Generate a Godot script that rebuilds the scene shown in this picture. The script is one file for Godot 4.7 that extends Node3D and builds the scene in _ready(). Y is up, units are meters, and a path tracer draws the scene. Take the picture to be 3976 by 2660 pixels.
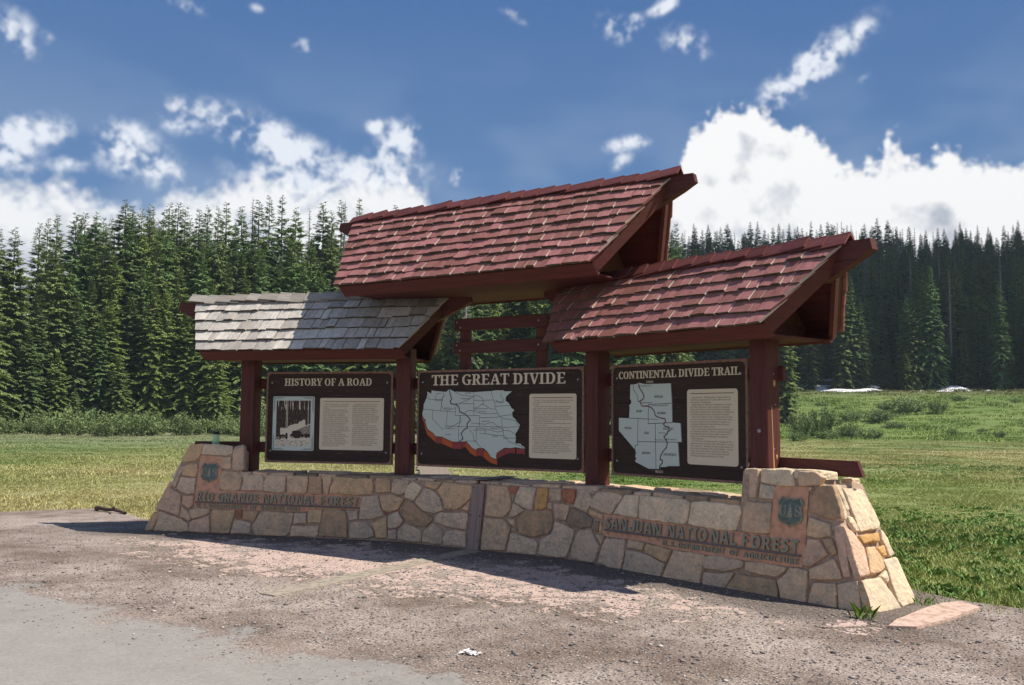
extends Node3D
# A roadside sign shelter on a mountain pass: stone wall, red timber frame, three shingled roofs, meadow and spruce forest.
const A := 0.307580      # angle of each wing of the wall, radians
const CAM := Vector3(6.049, 1.430, 9.292)
const FWD := Vector2(-0.5478, -0.8366)
const RGT := Vector2(0.8366, -0.5478)
const OC := -0.024       # the posts stand on this offset from the wing line
var rng := RandomNumberGenerator.new()
var M := {}
var used := {}
var fn := FastNoiseLite.new()
var serif: SystemFont
var serif_plain: SystemFont
var sans: SystemFont

const STONES := [
	["o",-3938,1080,-3759,1095,-3756,1050,-3771,951,-3813,881,-3979,845,-4004,856,-3996,939,-3972,1013],
	["w",-3754,1091,-3516,1091,-3339,1069,-3337,976,-3421,946,-3600,951,-3763,960,-3758,1034],
	["g",-3321,1070,-3215,1096,-3188,1060,-3158,786,-3234,768,-3318,774,-3330,903,-3331,992],
	["t",-3468,933,-3353,935,-3333,782,-3457,787],
	["t",-3449,763,-3304,766,-3174,721,-3161,610,-3178,526,-3307,514,-3442,530,-3450,610,-3471,682],
	["g",-3158,734,-2880,729,-2863,618,-2876,531,-3160,526,-3145,618],
	["o",-3973,808,-3898,846,-3789,845,-3776,772,-3782,674,-3989,693],
	["g",-4011,819,-3967,804,-4042,533,-4122,571],
	["g",-3995,676,-3782,670,-3775,472,-3875,457,-4033,533],
	["p",-4115,531,-3948,458,-3943,378,-3933,193,-4222,263,-4177,419],
	["p",-3918,443,-3775,448,-3766,319,-3827,281,-3927,338],
	["t",-3927,314,-3823,261,-3758,168,-3792,130,-3928,193],
	["t",-3808,274,-3714,301,-3526,292,-3531,240,-3625,196,-3751,152,-3810,238],
	["t",-4205,244,-3896,162,-3796,102,-3781,16,-3867,-4,-4256,0,-4229,102],
	["o",-4224,251,-4193,228,-4267,12,-4333,-3],
	["p",-3527,216,-3492,12,-3566,1,-3771,8,-3787,103,-3741,148,-3598,194],
	["o",-3499,289,-3189,295,-3211,133,-3225,7,-3473,1,-3511,177],
	["r",-3181,300,-3107,298,-3098,185,-3186,193],
	["b",-3098,295,-2882,294,-2930,156,-3089,181],
	["g",-3190,165,-3105,176,-2962,143,-2951,15,-3199,4,-3219,23],
	["t",-2832,296,-2447,288,-2430,269,-2453,42,-2496,6,-2888,-2,-2954,89,-2877,255],
	["g",-2820,729,-2591,732,-2580,609,-2575,524,-2696,511,-2865,535,-2875,600,-2870,659],
	["t",-2577,729,-2305,729,-2300,565,-2310,513,-2396,511,-2556,515,-2568,622],
	["b",-2295,733,-2140,730,-2115,622,-2100,507,-2202,504,-2290,520,-2288,630],
	["t",-2126,727,-2003,724,-2013,624,-2032,509,-2084,514,-2109,602],
	["o",-1986,724,-1508,721,-1483,627,-1486,538,-1655,514,-1823,515,-2022,538,-2006,625],
	["g",-1603,508,-1411,524,-1379,426,-1323,296,-1449,241,-1609,235,-1617,349,-1614,457],
	["g",-2426,288,-2272,291,-2264,164,-2419,145],
	["o",-2251,317,-2220,337,-2076,336,-2082,177,-2238,171,-2257,259],
	["b",-2051,346,-1869,352,-1785,327,-1749,203,-1726,23,-1785,17,-2089,29,-2082,177,-2075,279],
	["t",-2438,132,-2098,148,-2093,57,-2114,12,-2366,11,-2441,8,-2443,68],
	["g",-1780,340,-1634,345,-1633,232,-1725,222,-1767,290],
	["g",-1723,210,-1512,218,-1427,116,-1408,55,-1468,21,-1699,18,-1720,110],
	["o",-1466,730,-1318,727,-1277,690,-1266,566,-1354,554,-1444,552,-1466,653],
	["g",-1248,726,-1000,714,-1038,637,-1065,572,-1119,532,-1262,563,-1265,646],
	["w",-951,713,-810,641,-933,478,-1060,516,-1066,578,-1032,656],
	["o",-777,717,-526,709,-616,619,-775,655],
	["o",-507,713,-98,692,-103,565,-258,430,-310,412,-473,418,-504,508,-592,614],
	["g",-786,639,-631,606,-546,536,-490,395,-624,354,-794,380,-916,473,-827,565],
	["t",-109,541,-128,411,-236,428],
	["o",-1396,515,-1260,544,-1058,500,-1136,367,-1248,330,-1345,364],
	["r",-1329,340,-1253,320,-1304,303],
	["g",-1264,298,-1143,354,-1045,240,-1124,160,-1246,148,-1267,216],
	["b",-1056,478,-965,477,-887,425,-810,380,-620,305,-640,267,-721,197,-817,194,-1025,248,-1126,348,-1121,386],
	["g",-555,376,-135,395,-122,336,-150,212,-370,209,-616,268,-597,319],
	["o",-1464,196,-1283,291,-1260,154,-1253,36,-1384,27,-1408,117],
	["g",-1251,132,-1139,143,-1140,28,-1245,24],
	["g",-1031,229,-773,154,-777,30,-912,11,-1119,29,-1139,109],
	["g",-623,250,-493,197,-469,108,-486,29,-570,13,-769,31,-764,142],
	["g",-429,178,-247,197,-147,180,-141,17,-308,19,-454,19,-475,90],
	["t",94,712,368,706,421,548,411,450,340,369,85,374,85,544],
	["r",380,714,511,716,491,635,398,634],
	["w",520,713,732,706,704,577,694,473,611,475,456,543,476,613],
	["s",749,710,879,706,874,586,871,507,808,476,718,475,724,578],
	["g",899,706,1027,716,1044,690,1043,581,932,572,889,607],
	["r",1055,714,1216,715,1190,556,1050,588],
	["g",1239,716,1378,711,1441,633,1373,484,1195,536,1220,638],
	["g",1419,714,1497,713,1452,657],
	["g",420,621,463,620,435,531],
	["w",880,559,932,562,932,494,876,497],
	["g",448,532,507,525,595,464,467,377,403,386,427,471],
	["b",612,455,937,484,959,374,934,265,912,236,729,189,537,219,510,359,564,424],
	["p",941,555,1083,563,1155,540,1109,384,974,402],
	["k",1164,527,1335,494,1464,440,1451,348,1287,326,1111,357,1122,431],
	["t",77,359,350,355,441,271,414,172,374,18,47,5,59,188],
	["t",384,357,481,364,490,285,430,305],
	["g",445,271,517,266,510,235,443,244],
	["g",436,215,478,215,746,170,790,126,764,9,592,8,400,9,418,118],
	["g",975,382,1128,338,1233,301,1199,179,1141,15,1013,3,792,15,811,175,920,230,957,286],
	["g",1298,314,1451,338,1589,170,1529,5,1385,3,1207,20,1190,86,1231,235],
	["g",1507,707,1666,721,1824,703,1841,672,1783,614,1705,501,1606,507,1409,556,1432,632],
	["w",1871,706,2063,712,2048,495,1861,493,1744,511,1811,623],
	["w",2077,713,2619,718,2654,694,2636,521,2601,488,2380,484,2076,491,2059,587],
	["w",2675,696,2847,717,3187,706,3206,641,3160,486,2983,473,2746,482,2638,495],
	["o",1401,530,1613,489,1597,444,1465,454,1395,481],
	["k",1473,422,1559,423,1549,310,1468,320],
	["o",1565,416,1603,384,1599,312,1559,311],
	["t",1501,294,1642,284,1601,190],
	["g",1648,267,1912,284,1910,135,1875,-8,1732,-13,1582,24,1615,192],
	["t",1944,287,2156,282,2135,202,1937,200],
	["o",2175,274,2325,271,2482,249,2427,123,2317,143,2172,186,2155,238],
	["g",1924,192,2155,184,2419,116,2364,-23,2062,-17,1903,-4,1922,101],
	["t",2499,250,2648,255,2851,246,2826,123,2803,-26,2592,-24,2381,-21,2440,118],
	["g",2851,242,3026,263,3245,246,3232,188,3044,124,2835,128,2831,190],
	["g",2836,101,3034,114,3161,139,3073,-17,2933,-41,2838,-29],
	["t",3261,243,3423,259,3653,246,3640,207,3565,151,3407,151,3253,173],
	["b",3172,128,3546,136,3578,66,3581,-33,3415,-42,3073,-30],
	["t",3686,255,3841,250,3834,-26,3742,-36,3610,-37,3566,131,3641,199],
	["g",3268,1030,3362,1030,3346,780,3268,775],
	["w",3387,1031,3681,1036,3709,896,3509,896,3382,915],
	["t",3734,1030,3889,1033,3964,987,3929,918,3752,899,3727,965],
	["w",3377,902,3529,893,3513,775,3367,777],
	["t",3254,747,3504,753,3489,493,3394,479,3213,487,3219,696],
	["w",3842,904,3879,902,3838,862],
	["b",3939,927,4047,934,4109,750,4123,670,4027,653,3834,703,3836,820],
	["t",3844,670,4027,625,4042,533,3922,504,3821,514,3811,551],
	["p",3831,491,3936,494,4014,393,3864,273,3800,273,3796,400],
	["b",3954,508,4038,517,4089,410,4041,380],
	["p",4063,616,4124,634,4152,497,4199,242,4149,227,4093,410,4069,528],
	["t",3855,260,4059,366,4113,286,4136,218,3948,180,3862,180],
	["t",3885,159,4080,182,4095,94,4093,-35,3989,-40,3845,-32,3856,66],
	["g",4093,180,4259,227,4295,-13,4212,-35,4102,-22]]
const ENDS := [
	["w",191,926,165,921,150,719,194,661,270,670,235,747],
	["w",173,930,99,927,96,740,136,718,153,735],
	["w",73,902,-184,888,-246,723,-258,599,-202,570,54,566,69,626,67,828],
	["w",156,691,101,684,81,571,130,567,174,648],
	["p",283,623,177,585,102,447,180,254,364,249,444,278,385,430,331,580],
	["s",122,539,-183,546,-157,476,93,478],
	["o",82,454,-39,449,-86,370,-72,278,106,251,169,268,107,393],
	["s",-48,440,-187,454,-173,360,-102,361],
	["w",-236,571,-281,508,-295,370,-203,357,-185,490],
	["w",43,234,-66,271,-65,194,-21,179],
	["w",-94,342,-298,354,-341,231,-341,43,-273,4,-82,-9,-57,35,-76,170,-96,268],
	["w",320,230,57,235,-3,138,-50,-10,116,-21,178,-21,351,5,341,128],
	["o",391,233,320,230,362,-8,487,-1]]
const PANELS := [[-3775,947,-3468,933,-3449,522,-2696,511,-2022,535,-1608,506,-1621,345,-2051,346,-2338,298,-2832,296,-3193,295,-3527,296,-3763,299,-3770,472],
	[3524,893,3837,900,3824,677,3820,494,3794,260,3658,251,3245,250,2858,247,2482,252,2147,285,1651,285,1609,313,1617,493,1735,500,2076,491,2380,481,2638,488,2746,477,3160,482,3213,483,3489,484,3513,771]]
const LAND := [-999,322,-973,319,-936,299,-928,319,-932,340,-884,330,-706,317,-663,352,-590,319,-304,310,-68,320,1,328,109,327,130,315,234,316,177,276,144,248,140,209,178,186,205,153,219,125,256,108,253,86,233,75,233,47,240,25,273,3,300,-30,337,-63,321,-102,301,-135,275,-169,286,-218,276,-268,349,-270,355,-288,395,-304,401,-331,343,-327,277,-318,210,-330,130,-327,77,-356,30,-385,17,-419,24,-458,-24,-448,-65,-432,-86,-399,-128,-361,-162,-339,-239,-339,-266,-359,-323,-338,-365,-299,-408,-265,-515,-273,-609,-272,-762,-218,-858,-214,-904,-170,-964,-141,-995,-106,-1003,-71,-1019,-48,-1012,-24,-1035,-6,-1058,29,-1066,59,-1048,112,-1046,165,-1024,207,-1002,248,-991,290]
const STATES := [-593,363,-551,367,-507,369,-472,385,-425,372,-371,366,-43,365,-29,170,-26,-19,78,-25,92,-211,46,-215,63,-443,-99,-450,-99,-458,-189,-464,-189,-483,-341,-487,-516,-428,-530,-414,-512,-393,-525,-369,-516,-333,-525,-304,-757,-111,-757,24,-612,20,-602,124,-611,149,-579,174,-583,205,-597,215]
const RIDGE := [-663,346,-647,287,-624,229,-646,200,-631,171,-551,165,-514,124,-506,78,-428,55,-384,21,-349,-13,-397,-59,-390,-105,-439,-128,-481,-175,-451,-232,-501,-267]
const STATE_LINES := [[-1045,110,-783,89,-571,76],
	[-906,91,-910,0,-745,-138],
	[-684,78,-706,-103],
	[-743,320,-763,224,-770,183,-787,91],
	[-304,310,-303,44],
	[-558,174,-305,174],
	[-558,174,-571,37,-223,36,-221,-92],
	[-499,38,-511,-89],
	[-706,-85,-511,-95,94,-88],
	[-518,-89,-519,-271],
	[-263,-98,-265,-257,-408,-260],
	[-256,-112,-138,-113,-137,-170],
	[-305,210,-32,215],
	[-61,320,-32,215,-14,198,-3,113],
	[-301,111,-106,119],
	[-218,11,45,20],
	[-4,141,205,153],
	[45,29,226,49],
	[86,-4,94,-88,108,-132,122,-232],
	[101,-99,294,-86],
	[116,-216,282,-213],
	[-994,242,-942,224,-778,224,-756,241,-720,288],
	[-590,319,-488,274,-310,256],
	[-310,256,-401,211,-501,182,-522,159],
	[-303,262,-247,267,-184,238,-162,181,-204,159,-259,124,-308,124],
	[-204,164,-148,159,-79,119,3,108],
	[-428,78,-357,96,-287,90,-202,62,-92,57,24,63],
	[-348,-47,-243,-58,-145,-62,-36,-39,19,-78,115,-127,195,-131,275,-169],
	[-305,-132,-200,-131,-76,-124,34,-150,108,-132],
	[-220,-165,-130,-170,-7,-184,115,-188,142,-199,183,-253,276,-279,382,-315],
	[-361,-127,-311,-172,-296,-240,-225,-307,-190,-334],
	[10,108,31,57,72,24,113,2,180,-3,274,-19,321,-85],
	[2,215,77,181,111,214,76,259,69,293],
	[-777,183,-761,124,-688,95,-572,124],
	[-728,-115,-655,-108,-569,-72,-483,-37,-499,32],
	[-867,230,-853,289,-779,300]]
const TRAIL_STATE_LINES := [[-551,367,-542,306,-487,244,-487,189,-459,189,-426,138,-345,138],[-345,158,-29,168],[-341,158,-345,-36],[-612,20,-345,12],[-345,-36,-26,-22],[-485,13,-488,-253,-522,-258,-525,-304],[-488,-218,92,-211],[-250,-37,-247,-217,-242,-484]]
const TRAIL := [[-472,385,-469,335,-425,284,-398,243,-412,213,-459,192,-426,141,-345,143,-298,123,-265,93,-246,44,-187,24,-122,15,-112,-14,-142,-39,-122,-58,-65,-67],[-56,-101,-84,-106,-91,-131,-136,-161,-110,-189,-91,-218,-104,-267,-150,-307,-176,-347,-189,-386,-157,-394,-157,-419,-196,-454,-196,-483]]
const EDGE_ORANGE := [[-1066,53,-1035,-6,-1011,-65,-987,-118,-904,-176,-858,-214,-857,-280,-978,-200,-1009,-136,-1034,-54,-1060,-6],[-762,-220,-609,-272,-607,-347,-758,-296],[-408,-268,-365,-299,-323,-338,-259,-359,-258,-438,-350,-395,-407,-334],[-155,-356,-86,-405,-58,-438,24,-455,31,-519,-57,-499,-126,-462,-154,-440]]
const EDGE_RED := [[-858,-216,-762,-220,-758,-296,-854,-292],[-609,-272,-472,-269,-471,-355,-607,-350],[-468,-266,-411,-265,-410,-334,-467,-335],[-255,-359,-232,-339,-176,-340,-158,-356,-157,-441,-210,-420,-254,-432],[13,-419,37,-379,124,-332,124,-408,64,-434,21,-458],[126,-332,210,-330,270,-326,271,-384,198,-380,127,-405],[290,-328,395,-331,402,-394,369,-381,291,-392]]
const MAP_LABELS := [["CANADA",-326,386,1],["MONTANA",-201,235,1],["IDAHO",-467,91,1],["WYOMING",-167,71,1],["NEVADA",-623,-82,1],["UTAH",-370,-128,1],["COLORADO",-81,-82,1],["ARIZONA",-373,-329,1],["NEW MEXICO",-60,-335,1],["MEXICO",-205,-508,1],["Glacier National Park",-391,348,0],["Beaverhead Mountains",-374,178,0],["Yellowstone National Park",-193,148,0],["Wind River Range",-281,9,0],["Sawatch Range",-155,-125,0],["San Juan Mountains",-181,-194,0],["Wolf Creek Pass",-46,-186,0]]
const TREES := [
	[-788,-356,183,0,4],[-782,-367,185,0,4],[-893,-453,212,0,1],[-862,-444,213,0,1],[-935,-497,231,0,1],[-837,-459,218,0,1],
	[-903,-510,233,0,1],[-871,-503,229,0,1],[-820,-479,216,0,1],[-882,-533,224,1,3],[-806,-494,236,0,1],[-861,-540,242,0,1],
	[-805,-506,223,0,1],[-805,-513,229,0,1],[-849,-554,243,0,1],[-906,-599,257,1,3],[-797,-534,231,0,1],[-808,-549,242,0,1],
	[-861,-600,255,0,1],[-902,-641,260,0,1],[-845,-605,236,0,1],[-814,-593,243,0,1],[-890,-665,266,0,1],[-752,-569,237,0,1],
	[-860,-669,267,0,1],[-770,-616,246,0,1],[-743,-608,254,1,3],[-735,-610,250,0,1],[-753,-641,262,0,1],[-810,-713,282,0,1],
	[-716,-647,246,0,1],[-757,-708,258,1,3],[-753,-727,268,0,1],[-712,-700,250,0,1],[-726,-730,269,0,1],[-663,-670,254,1,3],
	[-651,-680,256,0,1],[-754,-369,93,0,5],[-746,-392,74,0,5],[-711,-388,41,0,5],[-739,-436,126,0,2],[-714,-432,72,0,5],
	[-719,-484,139,0,2],[-655,-495,78,0,5],[-774,-439,146,0,2],[-772,-361,81,0,5],[-771,-387,128,0,2],[-750,-478,165,0,2],
	[-700,-495,120,0,2],[-733,-535,187,0,2],[-805,-373,134,0,2],[-791,-379,146,0,2],[-800,-431,162,0,2],[-748,-411,127,0,2],
	[-736,-427,106,0,2],[-746,-464,135,0,2],[-723,-472,151,0,2],[-725,-503,164,0,2],[-685,-511,150,0,2],[-703,-545,171,0,2],
	[-689,-555,158,0,2],[-686,-573,189,0,2],[-676,-588,175,0,2],[-646,-593,181,0,2],[-641,-612,174,0,2],[-803,-418,180,0,2],
	[-772,-461,179,0,2],[-752,-495,196,0,2],[-715,-566,202,0,2],[-710,-585,211,0,2],[-669,-598,207,0,2],[-660,-617,207,0,2],
	[-625,-667,182,0,2],[-573,-636,168,0,2],[-541,-608,172,0,2],[-543,-626,205,0,2],[-538,-633,169,0,2],[-603,-733,209,0,2],
	[-563,-699,199,0,2],[-580,-750,180,0,2],[-526,-689,197,0,2],[-494,-672,159,0,2],[-497,-685,207,0,2],[-489,-697,185,0,2],
	[-493,-715,198,0,2],[-508,-766,169,0,2],[-498,-771,192,0,2],[-500,-789,175,0,2],[-452,-746,175,0,2],[-466,-783,227,0,2],
	[-424,-729,217,0,2],[-401,-713,195,0,2],[-397,-724,208,0,2],[-444,-839,238,0,2],[-386,-757,213,0,2],[-369,-743,196,0,2],
	[-381,-799,164,0,2],[-348,-750,212,0,2],[-389,-859,220,0,2],[-388,-881,239,0,2],[-348,-828,221,0,2],[-369,-894,204,0,2],
	[-746,-828,267,0,1],[-789,-906,296,0,1],[-721,-864,268,0,1],[-775,-965,286,0,1],[-732,-961,264,0,1],[-683,-934,267,0,1],
	[-619,-877,258,0,1],[-665,-983,270,0,1],[-661,-1035,270,0,1],[-589,-966,248,0,1],[-560,-950,257,0,1],[-600,-1065,261,0,1],
	[-553,-1043,258,0,1],[-532,-1055,264,0,1],[-516,-1080,251,0,1],[-501,-1095,262,0,1],[-493,-1133,251,0,1],[-469,-1139,258,0,1],
	[-469,-635,184,1,3],[-743,-312,140,0,2],[-738,-317,167,0,2],[-817,-337,140,0,2],[-281,-1026,145,0,6],[-371,-1445,76,0,7],
	[-415,-1517,62,0,7],[-372,-1549,72,0,7],[-343,-1516,56,0,7],[-307,-1487,58,0,7],[-293,-1514,74,0,7],[-256,-1471,63,0,7],
	[-227,-1462,65,0,7],[-188,-1585,57,0,7],[-170,-1549,58,0,7],[-134,-1539,117,0,7],[-118,-1590,64,0,7],[-152,-1525,94,0,7],
	[-296,-1554,117,0,7],[-213,-1564,99,0,7],[-219,-1488,145,0,7],[-307,-1475,101,0,7],[-184,-1504,124,0,7],[-85,-1509,59,0,7],
	[-75,-1552,83,0,7],[-587,-1402,198,0,8],[-612,-1499,184,0,8],[-591,-1489,145,0,8],[-571,-1482,224,0,8],[-541,-1431,163,0,8],
	[-534,-1470,179,0,8],[-505,-1429,166,0,8],[-545,-1570,193,0,8],[-538,-1605,146,0,8],[-495,-1527,178,0,8],[-480,-1524,177,0,8],
	[-497,-1626,137,0,8],[-477,-1609,134,0,8],[-416,-1451,196,0,8],[-449,-1605,161,0,8],[-427,-1583,159,0,8],[-382,-1495,150,0,8],
	[-417,-1661,173,0,8],[-378,-1563,187,0,8],[-376,-1611,193,1,8],[-322,-1465,195,0,8],[-312,-1478,190,0,8],[-301,-1489,154,0,8],
	[-302,-1527,164,0,8],[-312,-1648,137,0,8],[-290,-1597,140,0,8],[-281,-1625,207,0,8],[-267,-1616,131,0,8],[-231,-1495,150,0,8],
	[-234,-1603,176,0,8],[-222,-1600,191,0,8],[-194,-1498,196,0,8],[-204,-1654,167,0,8],[-177,-1567,183,1,8],[-178,-1652,186,0,8],
	[-172,-1698,141,0,8],[-143,-1604,153,0,8],[-139,-1647,142,0,8],[-128,-1652,114,0,8],[-100,-1511,167,0,8],[-96,-1556,132,0,8],
	[-97,-1692,105,0,8],[-72,-1566,166,0,8],[-61,-1561,150,0,8],[-44,-1558,142,0,8],[-34,-1505,159,0,8],[-25,-1549,144,0,8],
	[-16,-1525,165,0,8],[-717,-1686,237,0,8],[-750,-1817,201,0,8],[-693,-1724,188,0,8],[-713,-1824,222,0,8],[-727,-1873,178,0,8],
	[-623,-1671,196,0,8],[-683,-1862,179,0,8],[-655,-1833,178,0,8],[-587,-1683,235,0,8],[-618,-1807,183,0,8],[-592,-1794,193,1,8],
	[-577,-1804,189,0,8],[-586,-1875,224,0,8],[-576,-1875,213,0,8],[-535,-1815,179,0,8],[-547,-1897,189,0,8],[-477,-1723,234,0,8],
	[-498,-1849,214,1,8],[-499,-1881,215,0,8],[-466,-1842,216,0,8],[-483,-1954,219,0,8],[-399,-1705,192,0,8],[-419,-1833,180,0,8],
	[-394,-1766,187,0,8],[-433,-1985,194,0,8],[-407,-1971,196,0,8],[-372,-1855,183,1,8],[-358,-1848,203,0,8],[-335,-1811,210,0,8],
	[-355,-1967,175,0,8],[-335,-1990,171,0,8],[-331,-2021,184,0,8],[-279,-1810,194,1,8],[-270,-1814,170,0,8],[-266,-1884,191,0,8],
	[-270,-1996,142,0,8],[-256,-2016,140,0,8],[-232,-1956,189,0,8],[-201,-1825,166,1,8],[-193,-1883,185,0,8],[-206,-2033,139,0,8],
	[-174,-1911,171,0,8],[-153,-1807,185,0,8],[-160,-2017,164,0,8],[-126,-1806,183,1,8],[-117,-1821,183,0,8],[-117,-1974,128,0,8],
	[-96,-1864,156,0,8],[-100,-2041,151,0,8],[-82,-2011,134,0,8],[-62,-1873,164,0,8],[-53,-2016,119,1,8],[-49,-2023,125,0,8],
	[-896,-2103,243,0,9],[-963,-2308,189,0,9],[-890,-2158,234,0,9],[-883,-2211,201,0,9],[-788,-2007,221,0,9],[-859,-2220,190,0,9],
	[-843,-2222,224,0,9],[-813,-2190,235,0,9],[-805,-2223,225,1,9],[-836,-2353,205,0,9],[-723,-2109,217,0,9],[-717,-2139,203,1,9],
	[-720,-2182,203,0,9],[-681,-2120,195,1,9],[-722,-2284,212,0,9],[-682,-2228,200,0,9],[-699,-2345,216,0,9],[-634,-2162,204,0,9],
	[-609,-2142,233,0,9],[-585,-2119,198,0,9],[-575,-2120,197,1,9],[-637,-2393,211,0,9],[-618,-2412,178,0,9],[-590,-2348,185,1,9],
	[-535,-2220,220,0,9],[-516,-2189,240,0,9],[-554,-2440,222,0,9],[-533,-2391,189,0,9],[-482,-2232,215,0,9],[-509,-2425,210,1,9],
	[-482,-2382,189,1,9],[-481,-2440,222,0,9],[-416,-2234,188,0,9],[-394,-2210,199,0,9],[-368,-2117,217,0,9],[-413,-2463,176,1,9],
	[-406,-2469,181,0,9],[-355,-2280,199,0,9],[-358,-2419,191,0,9],[-334,-2350,163,0,9],[-334,-2416,176,1,9],[-291,-2222,168,1,9],
	[-283,-2253,172,0,9],[-260,-2233,150,1,9],[-275,-2397,158,0,9],[-255,-2366,162,0,9],[-239,-2385,139,1,9],[-219,-2351,166,0,9],
	[-193,-2235,176,0,9],[-199,-2357,135,0,9],[-181,-2333,130,0,9],[-180,-2513,130,1,9],[-164,-2458,125,0,9],[-131,-2193,168,0,9],
	[-134,-2494,130,0,9],[-103,-2248,154,0,9],[-98,-2373,158,0,9],[-81,-2205,158,0,9],[-80,-2394,131,0,9],[-69,-2405,141,0,9],
	[-55,-2449,142,0,9],[-1141,-2627,242,1,9],[-1130,-2643,215,0,9],[-1083,-2567,204,0,9],[-1030,-2509,228,1,9],[-1068,-2635,202,0,9],
	[-1064,-2661,243,0,9],[-994,-2502,234,0,9],[-1054,-2707,221,0,9],[-1065,-2786,232,0,9],[-1018,-2679,216,0,9],[-940,-2537,224,0,9],
	[-926,-2530,233,0,9],[-971,-2707,236,0,9],[-960,-2704,194,0,9],[-892,-2553,216,1,9],[-947,-2778,202,0,9],[-855,-2534,217,0,9],
	[-934,-2814,236,0,9],[-888,-2730,196,0,9],[-832,-2580,244,0,9],[-867,-2750,212,0,9],[-800,-2577,210,0,9],[-792,-2598,224,0,9],
	[-796,-2668,235,0,9],[-756,-2575,219,0,9],[-753,-2626,236,0,9],[-810,-2879,206,0,9],[-766,-2755,220,0,9],[-765,-2798,212,0,9],
	[-731,-2727,205,0,9],[-676,-2576,242,0,9],[-710,-2759,206,0,9],[-647,-2570,231,0,9],[-704,-2865,224,0,9],[-670,-2774,222,0,9],
	[-680,-2883,221,1,9],[-668,-2888,224,1,9],[-595,-2650,220,0,9],[-609,-2758,222,1,9],[-611,-2831,196,1,9],[-554,-2651,212,0,9],
	[-588,-2835,215,0,9],[-541,-2696,199,0,9],[-521,-2688,235,0,9],[-507,-2667,196,0,9],[-515,-2765,185,0,9],[-515,-2800,224,0,9],
	[-472,-2657,210,1,9],[-498,-2850,190,1,9],[-486,-2865,194,1,9],[-477,-2917,196,0,9],[-416,-2655,204,1,9],[-425,-2783,169,1,9],
	[-410,-2767,177,1,9],[-431,-2936,152,0,9],[-407,-2897,178,1,9],[-381,-2812,191,0,9],[-360,-2779,189,0,9],[-357,-2799,169,0,9],
	[-362,-2963,143,0,9],[-330,-2805,178,1,9],[-323,-2852,175,0,9],[-304,-2782,169,0,9],[-291,-2768,171,0,9],[-279,-2759,166,0,9],
	[-262,-2698,144,0,9],[-261,-2865,147,0,9],[-255,-2894,158,0,9],[-226,-2758,156,0,9],[-208,-2713,154,1,9],[-205,-2713,147,0,9],
	[-188,-2650,169,0,9],[-188,-2809,117,1,9],[-181,-2893,117,0,9],[-168,-2886,132,0,9],[-163,-2962,141,0,9],[-142,-2819,135,1,9],
	[-135,-2964,131,0,9],[-114,-2665,143,0,9],[-104,-2688,119,0,9],[-97,-2835,118,0,9],[-81,-2833,111,0,9],[-68,-2750,118,0,9]]
const SHRUBS_LEFT := [[-809,-369,34,17],[-685,-316,28,14],[-780,-382,38,23],[-721,-363,28,20],[-754,-396,30,14],[-645,-344,34,17],[-719,-405,34,14],[-591,-336,26,16],[-618,-368,34,15],[-730,-460,36,14],[-604,-387,28,18],[-714,-483,33,15],[-697,-488,30,12],[-610,-437,28,13],[-687,-517,34,17],[-621,-480,34,15],[-547,-435,34,11],[-562,-464,36,18],[-663,-575,41,20],[-663,-597,28,24],[-652,-608,32,14],[-673,-652,33,23],[-650,-652,31,24],[-611,-634,30,23],[-613,-660,41,21],[-584,-652,40,22],[-613,-712,41,20],[-572,-688,35,23],[-568,-711,33,16],[-208,-829,27,27]]
const SHRUBS_RIGHT := [[-169,-1161,47,24],[-199,-1181,30,14],[-134,-1162,30,18],[-186,-1066,38,16],[-215,-1065,33,14],[-225,-1006,32,16],[-214,-879,33,16],[-169,-855,27,15],[-146,-840,27,12],[-164,-675,19,10],[-173,-802,26,11],[-156,-1011,31,8],[-288,-1206,19,6],[-252,-1185,10,6],[-131,-1299,26,9],[-62,-1287,15,6],[-91,-956,15,7],[-45,-932,14,9],[-68,-1000,10,5]]
const SNOW := [[-416,-1544,48,17],[-364,-1502,38,11],[-351,-1567,56,18],[-320,-1502,49,12],[-246,-1513,9,3],[-232,-1577,35,20],[-210,-1565,34,31],[-212,-1514,23,7],[-155,-1523,12,3],[-111,-1669,21,7],[-399,-1622,58,8]]
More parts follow.
